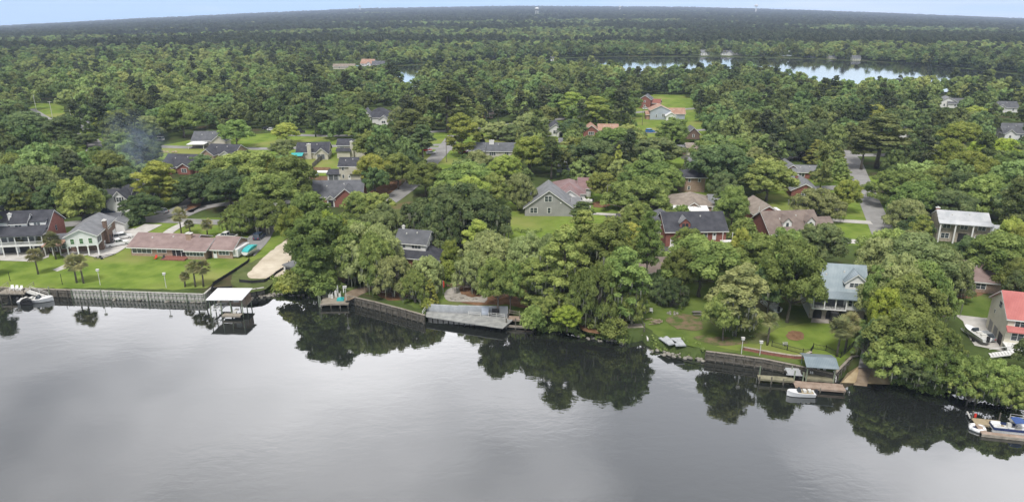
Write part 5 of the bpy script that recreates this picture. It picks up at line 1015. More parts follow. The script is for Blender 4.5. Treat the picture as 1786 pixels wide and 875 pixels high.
# red-roofed cream house at right edge
h = House('house', 'cream two-storey house with bright red metal roof, balcony and white stair', 1797, 614, -18, G_)
h.vol(-4.6, 8, 0, 10.5, 6.3, 'cream', 'x', 3.2, 'roofred', .45); V = h.last
h.win('f', -2.2, 4.6, .85, 1.3, 3); h.win('l', 5.2, 6.2, .6, 1.1, 2); h.win('l', 7.4, 4.2, .5, .6, 1)
h.vol(-4.6, 8, -1.1, -.02, 3.9, 'cream', 'shed', .7, 'roofred', .2, z0=3.8); h.win('f', -2.6, 1.9, 1, 1.7, 2, vol=V); h.slab('balcony', -4.8, 8, -3, -.03, 1.3, 1.5, 'white'); h.rail(-4.8, 8, -2.9, 1.5); h.posts([-4.6, -1, 3, 7], -2.8, 0, 1.3)
for u in (2, 5, 8): h.panel('garage_opening', 'l', u, .1, 2.0, 2.2, 'greysiding' if u != 2 else 'black', .05, vol=V)
for k in range(8): pass
b = MB()
for k in range(8): b.box(-4.4 - .45*k, -3.9 - .45*k, -4.6, -3.1, 1.2 - .16*k, 1.28 - .16*k)
b.bar((-3.9, -4.6, 2.2), (-7.6, -4.6, .9), .07); b.bar((-3.9, -3.1, 2.2), (-7.6, -3.1, .9), .07); b.bar((-3.9, -4.6, 1.2), (-7.6, -4.6, 0), .12, .2); b.build('stair', 'white', h.e)
h = House('house', 'low house with faded rose-pink roof half hidden by oaks up the right lawn', 1690, 508, -18, G_)
h.vol(-6, 6, 0, 10, 2.7, 'tanbrick', 'x', 2.8, 'roofpink'); h.win('f', 2, .8, 1, 1.2, 2)
h = House('house', 'grey-roofed house corner peeping out below the big live oak by the street', 1632, 388, -10, G_); h.vol(-4, 3, 0, 8, 2.7, 'greysiding', 'x', 2, 'roofmid'); h.win('f', 1, .9, 1, 1.1, 2)
h = House('shed', 'small dark-roofed garden shed under the bank trees left of the square dock', 582, 492, -25, 'outbuildings', 'shed'); h.vol(-2.4, 2.4, 0, 4, 2.1, 'tanbrick', 'flat', .06, 'roofmid', .25); h.door('r', 1.5, .9, 1.9, 'wood')
h = House('shed', 'little grey lean-to shed at the edge of the pale sand pad', 505, 477, -30, 'outbuildings', 'shed'); h.vol(-1.8, 1.8, 0, 3, 1.8, 'dullwhite', 'flat', .06, 'roofgrey', .25); h.panel('opening', 'f', 0, .1, 2.4, 1.4, 'black')
# smaller and farther ones
def simple(px, py, w, rz, wall, rm, label, group=G_, d=9, hgt=2.8, rise=2.4, ty='x', wins=2, gable=None):
    h = House('house', label, px, py, rz, group); h.vol(-w/2, w/2, 0, d, hgt, wall, ty, rise, rm); V = h.last
    for k in range(wins): h.win('f', (k-(wins-1)/2)*w/(wins+.3), .9, 1.0, 1.3, 1, vol=V)
    if gable is not None: h.vol(gable-2.4, gable+2.4, -1.8, 3, hgt, wall, 'y', 1.9, rm); h.win('f', gable, .9, 1, 1.3, 1)
    return h
FG = 'houses along the far lake shore'
for i, (px, py, w, rz, wl, rm, hh, lb) in enumerate([
 (1230,97,12,4,'siding','roofgrey',4.2,'leftmost large grey-white house on the far lake shore'),(1268,97,14,-4,'siding','roofmid',3.4,'wide white house second from left on the far shore'),(1283,96,8,8,'greysiding','roofdark',3.6,'white gabled house at centre of the far-shore row'),(1327,97,10,0,'beige','roofgrey',3,'white house with pale roof right of centre on far shore'),
 (1373,98,11,-3,'bluesiding','roofwhite',4.2,'two-storey house with white roof on the far shore'),(1452,103,8,3,'beige','roofmid',2.8,'small white house on the far shore between dark trees'),(1494,106,9,-5,'beige','roofmid',3,'beige house near the right end of the far shore'),(1412,101,7,0,'greysiding','roofgrey',2.6,'tiny pale cottage at the water of the far shore'),
 (1082,90,12,3,'siding','roofgrey',4,'pale house above the left end of the open lake'),(1095,82,11,-6,'siding','roofmid',3.4,'pale house set back in trees above the lake'),(1052,84,10,6,'beige','roofgrey',3,'small beige house in the wood left of the lake'),(960,108,10,5,'siding','roofmid',3,'white cottage on the shore near the middle of photo'),(884,104,12,-5,'beige','roofgrey',3.2,'beige cottage beside the narrow left end of lake')]):
    simple(px, py, w, rz, wl, rm, lb, FG, 8, hh, 2.6, 'x', 3, 2.0 if i % 2 else None)
simple(640, 116, 15, -14, 'siding', 'rooforange', 'far house with reddish roof and white gable on the left lake shore', FG, 10, 3, 4.2, 'x', 3, 3)
simple(600, 121, 22, 4, 'beige', 'rooftan', 'long tan-roofed lodge among the trees left of the reddish-roofed far house', FG, 8, 2.8, 2.2)
simple(660, 117, 13, 5, 'greysiding', 'roofmid', 'dull grey-roofed house right of the reddish-roofed far house', FG, 8, 2.8, 3)
simple(1652, 188, 9, -15, 'siding', 'roofgrey', 'white gabled house in the far right cluster of roofs', G_, 8, 4, 2.6, 'y', 2)
simple(1674, 189, 14, -10, 'siding', 'roofmid', 'long grey-roofed house right of the white gable in far cluster', G_, 9, 2.8, 2.8)
simple(1712, 178, 9, 8, 'greysiding', 'roofdark', 'dark steep-roofed house at the back of the far cluster', G_, 8, 3.2, 3.6, 'y', 1)
simple(1752, 196, 15, -8, 'siding', 'roofmid', 'white house with two gables near the right edge among trees', G_, 9, 2.9, 3.0, 'x', 3, -3)
simple(1770, 244, 11, -6, 'siding', 'roofmid', 'white gable-fronted house with dark roof at the right edge', G_, 11, 3.2, 3.8, 'x', 2, -3.5)
simple(1582, 252, 9, -10, 'siding', 'roofgrey', 'white gabled house glimpsed behind the tall olive pine', G_, 8, 4, 3, 'y', 2)
simple(1606, 268, 10, -14, 'greysiding', 'rooftan', 'tan-roofed house glimpsed right of the tall olive pine', G_, 8, 3, 2.6)
simple(102, 168, 10, 8, 'siding', 'roofwhite', 'small white-roofed house deep in the left woods', G_, 8, 2.8, 2)
simple(143, 222, 9, -8, 'siding', 'roofgrey', 'pale cottage by the bend of the far left road', G_, 8, 2.7, 2)
simple(846, 207, 9, 5, 'tanbrick', 'roofbrown', 'brown-roofed cottage among trees behind the long dark-sided house', G_, 8, 2.7, 2)
simple(992, 262, 8, 0, 'siding', 'roofgrey', 'grey-roofed cottage above the maroon roof between dense trees', G_, 8, 2.6, 2)
simple(988, 300, 7, 0, 'bluesiding', 'roofgrey', 'blue-grey cottage wall peeping between conifers above the maroon roof', G_, 7, 2.6, 1.8)
simple(1005, 262, 6, 0, 'greysiding', 'roofmid', 'dark little house end right of the grey-roofed cottage', G_, 6, 2.6, 2)
simple(460, 362, 10, 8, 'beige', 'roofbrown', 'beige house hidden under the oak cluster right of the road loop', G_, 8, 2.7, 1.8)
simple(1245, 162+22, 12, 4, 'beige', 'roofgrey', 'grey house glimpsed under the pines below the lake', G_, 8, 2.7, 1.8)
simple(1318, 172, 10, -4, 'siding', 'roofwhite', 'white-roofed house glimpsed under the pines near the lake', G_, 8, 2.7, 1.6)
simple(940, 500, 14, -8, 'beige', 'roofgrey', 'pale house hidden behind the dense bank trees in the middle', G_, 8, 2.6, 1.8)
simple(1160, 492, 12, 4, 'tanbrick', 'roofbrown', 'brown-roofed house hidden under the oak above the two grey panels', G_, 8, 2.6, 2.0)
simple(218, 330, 9, 10, 'greysiding', 'roofmid', 'grey-roofed house under the drifting smoke', G_, 8, 2.8, 2)

# ------------------------------------------------------------------ vehicles
def car(px, py, rz, m, label, kind='car', group='vehicles parked around the lots', z=L):
    e = empty('parked_car' if kind != 'pickup' else 'pickup_truck', P(px, py, z) + Vector((0, 0, .16)), R(rz), label, 'car' if kind != 'pickup' else 'pickup', group)
    Ln = {'car': 4.5, 'suv': 4.8, 'pickup': 5.6, 'van': 5.0}[kind]; w = .92; hl = Ln/2; b = MB(); hb = {'car': .82, 'suv': .98, 'pickup': 1.02, 'van': 1.0}[kind]
    b.prism([(-hl, .35), (-hl+.1, .22), (hl-.15, .22), (hl, .4), (hl-.03, hb*.78), (hl-.95, hb*.93), (hl-1.1, hb), (-hl+.1, hb), (-hl, hb*.85)], -w, w, 'y'); bd = b.build('body', m, e)
    cp = {'car': [(-hl+.35, hb), (-hl+1.0, 1.38), (hl-2.15, 1.40), (hl-1.25, hb)], 'suv': [(-hl+.12, hb), (-hl+.35, 1.68), (hl-1.95, 1.70), (hl-1.2, hb)], 'pickup': [(-.55, hb), (-.42, 1.72), (.75, 1.74), (1.5, hb)], 'van': [(-hl+.1, hb), (-hl+.2, 1.95), (hl-1.4, 1.95), (hl-.8, hb)]}[kind]
    g = MB(); g.prism([(a, c - .0) for a, c in cp], -w+.13, w-.13, 'y'); g.build('glasshouse', 'glass', e)
    r = MB(); (x1, z1), (x2, z2) = cp[1], cp[2]; r.box(x1-.02, x2+.02, -w+.12, w-.12, z1-.06, z2+.05)
    for y in (-w+.10, w-.14):
        for q0, q1 in ((cp[0], cp[1]), (cp[3], cp[2])): r.bar((q0[0], y+.02, q0[1]), (q1[0], y+.02, q1[1]), .07)
        r.bar(((x1+x2)/2, y+.02, hb), ((x1+x2)/2, y+.02, z1), .07)
    r.build('roof', m, e)
    if kind == 'pickup': q = MB(); q.box(-hl+.15, -.65, -w+.12, w-.12, hb+.002, hb+.02); q.build('truck_bed', 'black', e)
    for sx in (-1, 1):
        for sy in (-1, 1):
            t = MB(); cx = sx*(hl-.85); t.tube([(cx, sy*(w-.17), .18), (cx, sy*(w+.015), .18)], [.34, .34], 14); wh = t.build('wheel', 'tyre', e)
            q = MB(); q.tube([(cx, sy*(w+.01), .18), (cx, sy*(w+.03), .18)], [.2, .18], 10); q.build('rim', 'chrome', wh)
    for sy in (-.62, .62):
        q = MB(); q.box(hl-.1, hl+.015, sy-.16, sy+.16, .5, .66); q.build('headlight', 'white', e)
        q = MB(); q.box(-hl-.015, -hl+.08, sy-.14, sy+.14, .55, .72); q.build('taillight', 'red', e)
    return e
car(205, 428.5, 40, 'carwhite', 'white pickup nearer the porch house on the concrete drive', 'pickup')
car(214, 416.5, 35, 'carwhite', 'white suv parked beyond the white pickup on the drive', 'suv')
car(396, 416, 172, 'carwhite', 'white pickup on the back lawn behind the ranch house garage', 'pickup')
car(281, 372, 168, 'carsilver', 'silver-grey car on the driveway left of the road loop')
car(453, 416, 85, 'carnavy', 'dark blue suv on the drive above the white trailer', 'suv')
car(316, 345, 175, 'carblack', 'black suv in shade left of the live oak over the road', 'suv'); car(303, 344, 178, 'carblack', 'black car beside the shaded suv behind the round shrub')
car(287, 344, 5, 'carnavy', 'dark car under the bright tree left of the round shrub')
car(277, 246, 172, 'carwhite', 'white van on the grass verge by the far left street', 'van')
car(1134, 231, 6, 'carblue', 'bright blue car on the far street right of the terracotta house', 'suv')
car(1127, 191, 8, 'carwhite', 'white car in front of the two-storey red brick house')
car(1106, 188, 0, 'carsilver', 'silver car left of the two-storey red brick house')
car(745, 264, -10, 'carred', 'red car beside the curving side street'); car(752, 269, 20, 'carwhite', 'white car parked on grass by the curving side street')
car(808, 267, 10, 'carred', 'red car half under the tall tree by the dark-sided house')
car(1447, 299, 15, 'carblue', 'blue car by the red-leaved shrub near the grey-roofed brick house'); car(1437, 295, 15, 'carwhite', 'white car just left of the blue car near the magnolias')
car(1714, 590, 98, 'carsilver', 'silver car on the pale court by the red-roofed house'); car(465, 226, 5, 'carblack', 'black car on the far lawn left of the bright round tree'); car(524, 232, 4, 'carblack', 'black car right of the bright round tree on the far street', 'suv')
car(474, 228, 3, 'carwhite', 'white car right of the black car on the far lawn'); car(146, 228, 0, 'carwhite', 'white car by the pale cottage at the left road bend'); car(3, 352+15, 10, 'carblack', 'black car at the left edge above the three-storey house')
car(190, 372, 6, 'carnavy', 'dark car in front of the white gabled house'); car(1590, 520, 90, 'carred', 'red car under trees right of the riverside house'); car(1186, 436, 80, 'carsilver', 'silver car below the white garage door'); car(735, 182, 4, 'carblack', 'black car on the street beneath the tall pines'); car(533, 263, 40, 'carwhite', 'white car left of the cream house with tall chimney')
def boat(px, py, rz, ln, label, z=0.0, hull='gel', inner='dullwhite', cover=None, trailer=False, top=None, name='motorboat', cat='boat'):
    e = empty(name, P(px, py, z), R(rz), label, cat, 'boats'); w = ln*.17; b = MB(); n = 10; v = []; zz = .85 if trailer else .0
    for i in range(n+1):
        t = i/n; x = lerp(-ln/2, ln/2, t); hw = w*(1 if t < .55 else math.sqrt(max(0, 1-((t-.55)/.45)**2))) + .01; hd = .75 + .35*t*t
        v += [(x, -hw, zz+hd), (x, -hw*.72, zz+.1), (x, 0, zz-.12+.5*max(0, t-.7)), (x, hw*.72, zz+.1), (x, hw, zz+hd)]
    f = []
    for i in range(n):
        for k in range(4): a = i*5+k; f.append((a, a+5, a+6, a+1))
    f.append((0, 1, 2, 3, 4)); b.add(v, f); b.build('hull', hull, e)
    d = MB(); dk = []
    for i in range(n+1): dk += [v[i*5], v[i*5+4]]
    d.add([(x, y*.97, q-.03) for x, y, q in dk], [(2*i, 2*i+2, 2*i+3, 2*i+1) for i in range(n)]); d.build('deck', cover or hull, e, recalc=False)
    if cover:
        d = MB(); d.prism([(-ln*.48, zz+.8), (-ln*.3, zz+1.35), (ln*.1, zz+1.6), (ln*.42, zz+1.15)], -w*.9, w*.9, 'y'); d.build('cover', cover, e)
    else:
        d = MB(); d.box(-ln*.42, ln*.12, -w*.72, w*.72, zz+.78, zz+.86); d.build('cockpit', inner, e)
        d = MB(); d.prism([(0, zz+.85), (ln*.05, zz+1.5), (ln*.08, zz+1.5), (ln*.14, zz+.9)], -w*.55, w*.55, 'y'); d.build('windscreen', 'glass', e)
        for sx in (-.3, -.12):
            d = MB(); d.box(ln*sx-.25, ln*sx+.25, -w*.5, w*.5, zz+.86, zz+1.2); d.build('seat', 'dullwhite', e)
        d = MB(); d.box(-ln/2-.4, -ln/2+.05, -.2, .2, zz+.2, zz+1.3); d.build('outboard_motor', 'black', e)
    if top:
        d = MB(); d.box(-ln*.25, ln*.08, -w*.8, w*.8, zz+2.35, zz+2.43); d.build('canopy', top, e)
        for x in (-ln*.24, ln*.07):
            for y in (-w*.75, w*.75): q = MB(); q.bar((x, y, zz+.8), (x, y, zz+2.35), .05); q.build('canopy_post', 'white', e)
    if trailer:
        t = MB(); t.bar((-ln*.45, -.5, .6), (ln*.5, -.5, .6), .1); t.bar((-ln*.45, .5, .6), (ln*.5, .5, .6), .1); t.bar((ln*.5, -.5, .6), (ln*.68, 0, .5), .1); t.bar((ln*.5, .5, .6), (ln*.68, 0, .5), .1); t.build('trailer_frame', 'chrome', e)
        for y in (-w-.02, w+.02): q = MB(); q.tube([(-ln*.15, y-.1, .35), (-ln*.15, y+.1, .35)], [.35, .35], 12); q.build('wheel', 'tyre', e)
    return e
boat(64, 526, 12, 7.0, 'white cuddy boat moored beside the left dock')
boat(47, 531, 4, 2.4, 'small dark dinghy floating under the left dock', hull='silt', cover='silt')
boat(1396, 690, 176, 4.6, 'pale skiff tied along the lower deck of the right-hand dock', hull='gel', inner='yellowish')
boat(1343, 541, 100, 6.0, 'white motorboat on a trailer under the oaks by the retaining wall', L, trailer=True, top='gel')
boat(1016, 357, 175, 6.2, 'white boat on a trailer in front of the maroon-roofed house', L, trailer=True)
boat(438, 444, 78, 5.6, 'boat under a bright teal tarpaulin beside the white trailer', L, cover='teal', trailer=True)
boat(1700, 592, 95, 6.0, 'white boat on trailer left of the silver car on the pale court', L, trailer=True)
e = empty('cargo_trailer', P(420, 444), R(80), 'long white enclosed trailer beside the teal covered boat', 'trailer')
b = MB(); b.box(-3, 3, -1.1, 1.1, .5, 2.4); b.box(-2.9, 2.9, -1.0, 1.0, 2.402, 2.5); b.build('box', 'carwhite', e); b = MB(); b.box(-3.03, -3.005, -.9, .9, .6, 2.3); b.build('rear_door', 'dullwhite', e); b = MB(); b.bar((3, 0, .5), (4.2, 0, .5), .1); b.build('drawbar', 'black', e)
for x in (-.5, .5):
    for y in (-1.13, 1.13): q = MB(); q.tube([(x, y-.08, .35), (x, y+.08, .35)], [.35, .35], 12); q.build('wheel', 'tyre', e)
# ------------------------------------------------------------------ shore walls
def line_pts(pts, z):
    return [P(a, b, 0.0).xy.to_3d() + Vector((0, 0, z)) for a, b in pts]
def bulkhead(name, label, pts, m, step=.42, top=L+.12, bw=.34, caps='bulkwhite', posts=2.4, pile='pile', alt=.05):
    q = [P(a, b, 0.0) for a, b in pts]; o = q[0].copy(); e = empty(name, (o.x, o.y, 0), 0, label, 'sea wall'); bd = MB(); cp = MB(); pl = MB(); rn = random.Random(len(name) + int(pts[0][0]))
    for a, b in zip(q, q[1:]):
        a = a - o; b = b - o; d = (b - a); ln = d.length; d.normalize(); n = Vector((d.y, -d.x, 0))
        if n.y > 0: n = -n
        k = max(1, int(ln/step))
        for i in range(k):
            c = a.lerp(b, (i+.5)/k) + n*(.10 + (alt if i % 2 else 0)); w = ln/k*.5 - .012; t = top + rn.uniform(-.03, .02)
            for_ = [c - d*w - n*.09, c + d*w - n*.09, c + d*w + n*.03, c - d*w + n*.03]
            bd.add([(p.x, p.y, -1.2) for p in for_] + [(p.x, p.y, t-.16) for p in for_], [(3,2,1,0),(4,5,6,7),(0,1,5,4),(1,2,6,5),(2,3,7,6),(3,0,4,7)])
        cp.bar(a + n*.05 + Vector((0, 0, top)), b + n*.05 + Vector((0, 0, top)), .42, .12); pl.bar(a + n*.22 + Vector((0, 0, top-.55)), b + n*.22 + Vector((0, 0, top-.55)), .12, .2)
        pl.bar(a + n*.22 + Vector((0, 0, .35)), b + n*.22 + Vector((0, 0, .35)), .12, .2)
        for i in range(int(ln/posts)+1):
            c = a.lerp(b, min(1, i*posts/ln)) + n*.32; pl.tube([(c.x, c.y, -1.2), (c.x, c.y, top - .1 + rn.uniform(0, .25))], [.13, .12], 7)
    bd.build('board_face', m, e); cp.build('cap_rail', caps, e); p_ = pl.build('pile_row', pile, e); tag(p_, None, kind='stuff') if False else None
    return e
bulkhead('bulkhead', 'weathered dark board bulkhead at the far left bank', [(-250,512.5),(0,514),(127,519)], 'bulkdark', caps='wood')
bulkhead('bulkhead', 'long pale board bulkhead below the ranch house lawn', [(128,518.5),(357,526.5),(371,514.5)], 'bulkwhite', caps='bulkwhite', posts=9, pile='greenpile', alt=.15)
bulkhead('bulkhead', 'low stone-coloured wall right of the white-roofed boathouse', [(372,514.5),(424,520.5),(462,514.5)], 'rock', step=.9, posts=3)
bulkhead('bulkhead', 'dark curving timber bulkhead right of the small square dock', [(604,528),(612,530),(655,540),(700,552),(742,564)], 'bulkdark', caps='wood', posts=1.6)
bulkhead('bulkhead', 'dark timber bulkhead along the right lawn below the brick wall', [(1230,628),(1262,632),(1330,641.5),(1395,655),(1452,668.5)], 'bulkdark', caps='wood', posts=1.8)
bulkhead('bulkhead', 'short timber wing wall on the left of the boat ramp', [(1452,668.5),(1470,650),(1482,638),(1494,636)], 'bulkdark', caps='wood', posts=1.5)
def dockthing(name, label, px, py, rz=0, cat='dock', z=0.0):
    return empty(name, P(px, py, z), R(rz), label, cat)
def piles(e, pts, z1, m='pile', r=.13, z0=-1.2):
    for i, (x, y) in enumerate(pts):
        b = MB(); b.tube([(x, y, z0), (x, y, z1 + .15*math.sin(i*2.3))], [r, r*.9], 8); b.build('pile', m, e)
def deck(e, x0, x1, y0, y1, z, m='woodx', name='deck', t=.14):
    b = MB(); b.box(x0, x1, y0, y1, z-t, z); b.box(x0+.02, x1-.02, y0+.05, y0+.13, z-t-.24, z-t-.003); b.box(x0+.02, x1-.02, y1-.13, y1-.05, z-t-.24, z-t-.003); return b.build(name, m, e)
def railb(e, a, b_, m='dullwhite', h=1.0, n=None, name='railing'):
    a = Vector(a); b_ = Vector(b_); b = MB(); u = Vector((0, 0, 1)); n = n or max(1, int((b_-a).length/1.6))
    for t in (h, h*.55): b.bar(a+u*t, b_+u*t, .08, .06)
    for i in range(n+1): c = a.lerp(b_, i/n); b.bar(c, c+u*h, .09)
    b.build(name, m, e)
# left dock
e = dockthing('dock', 'weathered left dock with railings and sloping gangway beside the white boat', 32, 521, 0)
deck(e, -3.6, 2.2, -.8, 2.0, 1.75, 'wood'); piles(e, [(-3.4, -.7), (-1.2, -.7), (1.6, -.7), (-3.4, 1.6), (1.6, 1.6)], 1.6); railb(e, (-3.5, -.7, 1.75), (2.1, -.7, 1.75), 'wood'); railb(e, (-3.5, -.7, 1.75), (-3.0, 2, 2.3), 'wood'); railb(e, (2.1, -.7, 1.75), (2.8, 2, 2.3), 'wood')
b = MB(); b.add([(2.2, -.2, 1.7), (2.2, 1.2, 1.7), (6.6, .6, .5), (6.6, -.8, .5), (2.2, -.2, 1.6), (2.2, 1.2, 1.6), (6.6, .6, .4), (6.6, -.8, .4)], [(0,1,2,3),(7,6,5,4),(0,3,7,4),(1,5,6,2),(2,6,7,3),(0,4,5,1)]); b.build('gangway', 'dullwhite', e); railb(e, (2.3, -.2, 1.7), (6.6, -.8, .5), 'dullwhite', .9); railb(e, (2.3, 1.2, 1.7), (6.6, .6, .5), 'dullwhite', .9)
def chair(px, py, z, rz, label, m='white', group='white garden chairs on the left dock'):
    c = empty('garden_chair', P(px, py, z), R(rz), label, 'chair', group)
    b = MB(); b.box(-.33, .33, -.3, .3, .38, .44); b.build('seat', m, c); b = MB(); b.add([(-.33,.28,.4),(.33,.28,.4),(.3,.55,1.1),(-.3,.55,1.1),(-.33,.34,.4),(.33,.34,.4),(.3,.61,1.1),(-.3,.61,1.1)], [(0,1,2,3),(7,6,5,4),(0,4,5,1),(3,2,6,7),(0,3,7,4),(1,5,6,2)]); b.build('backrest', m, c)
    for sx in (-.36, .36):
        b = MB(); b.box(sx-.05, sx+.05, -.35, .35, .6, .65); b.build('armrest', m, c)
        for sy in (-.3, .3): b = MB(); b.box(sx-.035, sx+.035, sy-.035, sy+.035, 0, .598); b.build('leg', m, c)
chair(21, 506, 1.75, 10, 'leftmost white chair on the left dock'); chair(28.5, 506.5, 1.75, 0, 'middle white chair on the left dock'); chair(36, 507, 1.75, -8, 'rightmost white chair on the left dock')
chair(1369, 603, L, 170, 'green-white garden chair standing alone on the lawn above the right bulkhead', 'dullwhite', None)
# boathouse
e = dockthing('boathouse', 'boathouse with flat white roof on green piles over the water', 396, 552, -2, 'boathouse'); e.scale = (.84, .84, .95)
piles(e, [(-4.1, .2), (-1.2, .2), (1.2, .2), (4.1, .2), (-4.1, 5.8), (-1.2, 5.8), (1.2, 5.8), (4.1, 5.8), (-4.1, 3), (4.1, 3)], 4.0, 'greenpile', .14)
b = MB(); b.add([(-4.6, -.5, 4.05), (4.6, -.5, 4.15), (4.6, 6.6, 4.45), (-4.6, 6.6, 4.35), (-4.6, -.5, 4.2), (4.6, -.5, 4.3), (4.6, 6.6, 4.6), (-4.6, 6.6, 4.5)], [(3,2,1,0),(4,5,6,7),(0,1,5,4),(1,2,6,5),(2,3,7,6),(3,0,4,7)]); b.build('roof', 'roofwhite', e)
b = MB(); b.box(.2, 4.3, 2.6, 5.7, 2.0, 3.95); st = b.build('store_room', 'browndeck', e); b = MB(); b.box(1.0, 2.4, 2.55, 2.598, 2.6, 3.5); b.build('window', 'dullwhite', st)
deck(e, -.6, 4.1, -1.6, .1, .85, 'wood'); deck(e, .1, 4.4, 2.2, 6.6, 1.95, 'wood'); deck(e, -4.3, -.4, 4.6, 6.8, 1.8, 'wood'); deck(e, 1.5, 2.4, .1, 2.2, 1.2, 'dullwhite', 'gangway')
for z in (1.0, 1.6): b = MB(); b.box(-3.9, -1.4, .4, .5, z, z+.1); b.box(-3.9, -1.4, 4.0, 4.1, z, z+.1); b.build('lift_beam', 'white', e)
b = MB(); b.box(-3.7, -3.2, .5, 4.0, 1.15, 1.3); b.box(-2.2, -1.7, .5, 4.0, 1.15, 1.3); b.build('lift_cradle', 'roofmetal', e); railb(e, (-3.9, .3, 1.6), (-1.4, .3, 1.6), 'dullwhite', .8)
# square dock
e = dockthing('dock', 'small square dock with boat lift gear and lamp box left of the curved bulkhead', 586, 536, 3)
deck(e, -3.3, 2.9, -.6, 4.6, 1.15, 'wood'); piles(e, [(-3.1, -.4), (-1, -.4), (1, -.4), (2.7, -.4), (-3.1, 4), (2.7, 4)], 1.0)
piles(e, [(-3.7, .6), (-2.6, 3.8)], 2.6, 'greenpile', .15); piles(e, [(1.1, 4.2), (-.2, 4.3)], 3.4, 'white', .14)
b = MB(); b.box(1.1, 2.2, 1.1, 1.9, 1.153, 1.9); b.build('storage_box', 'bluecan', e) if False else None
b = MB(); b.box(.1, 1.6, .8, 2.3, 1.16, 1.5); b.ball((.9, 1.6, 1.55), .45, 8, 6, (1, 1.2, .5)); b.build('folded_tarpaulin', 'teal', e)
for (x, y, h_) in ((-1.2, 2.6, .9), (-.5, 3.4, 1.4), (.4, 3.3, .8), (-1.9, 3.2, .7)): b = MB(); b.box(x-.25, x+.25, y-.2, y+.2, 1.155, 1.15+h_); b.bar((x, y, 1.15+h_), (x+.3, y, 1.7+h_), .1); b.build('lift_gear', 'dullwhite', e)
def lampbox(px, py, H, label, m='dullwhite'):
    c = empty('lamp_post', P(px, py), 0, label, 'lamp post', 'box-headed lamp posts along the bank'); b = MB(); b.tube([(0, 0, -.2), (0, 0, H)], [.07, .055], 8); b.build('post', 'dullwhite' if m == 'dullwhite' else m, c); b = MB(); b.box(-.28, .28, -.2, .2, H+.002, H+.42); b.box(-.33, .33, -.25, .25, H+.422, H+.47); b.build('lamp_head', m, c)
for px, py, H, lb in [(175,497,3.4,'lamp post on the left lawn above the pale bulkhead, nearer the palms'),(290,502,3.2,'lamp post on the lawn above the pale bulkhead, below the ranch terrace'),(604,523,2.8,'lamp post at the back corner of the small square dock'),(1293,617,2.9,'left lamp post of two on the right bulkhead lawn'),(1325,619,2.4,'right lamp post of two on the right bulkhead lawn')]: lampbox(px, py, H, lb)
for px, py, H, lb in [(109,496,2.6,'thin dark mooring post on the left lawn, right of the two'),(18,490,2.2,'thin dark post on the far left lawn above the dock')]:
    b = MB(); b.tube([(0, 0, -.2), (0, 0, H)], [.07, .06], 6); o = b.build('lawn_post', 'black'); o.location = P(px, py); tag(o, lb, 'post', 'thin posts on the left lawn')
for px, py, H, lb in [(88,518,2.6,'mooring pile by the bow of the white cuddy boat'),(178,521,2.3,'lone green mooring pile in front of the pale bulkhead'),(560,537,2.7,'green mooring pile at the left corner of the square dock')]:
    b = MB(); b.tube([(0, 0, -1.2), (0, 0, H)], [.13, .12], 8); o = b.build('mooring_pile', 'greenpile'); o.location = P(px, py, 0); tag(o, lb, 'mooring pile', 'mooring piles in the river')
# long boardwalk
def slabpoly(name, pts, z, t, m, parent=None, loc=None):
    q = [P(a, b_, z) for a, b_ in pts]; o = loc or q[0]; b = MB(); n = len(q); b.add([(p.x-o.x, p.y-o.y, z-t) for p in q] + [(p.x-o.x, p.y-o.y, z) for p in q], [tuple(range(n))[::-1], tuple(range(n, 2*n))] + [(i, (i+1) % n, n+(i+1) % n, n+i) for i in range(n)]); return b.build(name, m, parent)
o0 = P(741, 551, 1.3); e = empty('boardwalk', (o0.x, o0.y, 0), 0, 'long grey boardwalk with grey retaining wall and steps in the middle bank', 'boardwalk')
def rel(a, b_, z): p = P(a, b_, z); return (p.x-o0.x, p.y-o0.y, z)
sl = slabpoly('deck', [(739,551),(742,543),(800,546),(896,553),(893,559),(877,572),(810,562)], 1.35, .16, 'woodx', e, Vector((o0.x, o0.y, 0)))
q = [rel(a, b_, 1.3) for a, b_ in ((745,541.5),(800,544),(886,545))]; b = MB()
for a, c in zip(q, q[1:]):
    b.add([(a[0], a[1], .2), (c[0], c[1], .2), (c[0], c[1]+.35, .2), (a[0], a[1]+.35, .2), (a[0], a[1], 2.75), (c[0], c[1], 2.65), (c[0], c[1]+.35, 2.65), (a[0], a[1]+.35, 2.75)], [(3,2,1,0),(4,5,6,7),(0,1,5,4),(1,2,6,5),(2,3,7,6),(3,0,4,7)])
b.build('retaining_wall', 'slab', e)
for a, c in (((817,549),(838,551)),((852,551),(880,554))): railb(e, rel(*a, 1.35), rel(*c, 1.35), 'dullwhite', .8)
x, y, z = rel(846, 549, 1.35); b = MB()
for k in range(6): b.box(x-.75, x+.75, y+.02+.28*k, y+.3+.28*k, 1.36, 1.36+.22*(k+1))
b.build('steps', 'bluesiding', e); x, y, z = rel(864, 547.5, 1.35); b = MB(); b.box(x-.7, x+.7, y-.1, y+.1, 1.36, 2.6); b.build('notice_panel', 'black', e)
railb(e, rel(737, 551, 1.35), rel(744, 541, 1.35), 'dullwhite', 1.1)
for i in range(15): t = i/14; x, y, z = rel(lerp(745, 874, t), lerp(554, 572.5, t), 0.0); b = MB(); b.tube([(x, y+.3, -1.2), (x, y+.3, 1.2)], [.12, .12], 7); b.build('pile', 'pile', e)
e = dockthing('landing_stage', 'timber landing stage on tall dark piles right of the boardwalk', 906, 574, -8, 'dock')
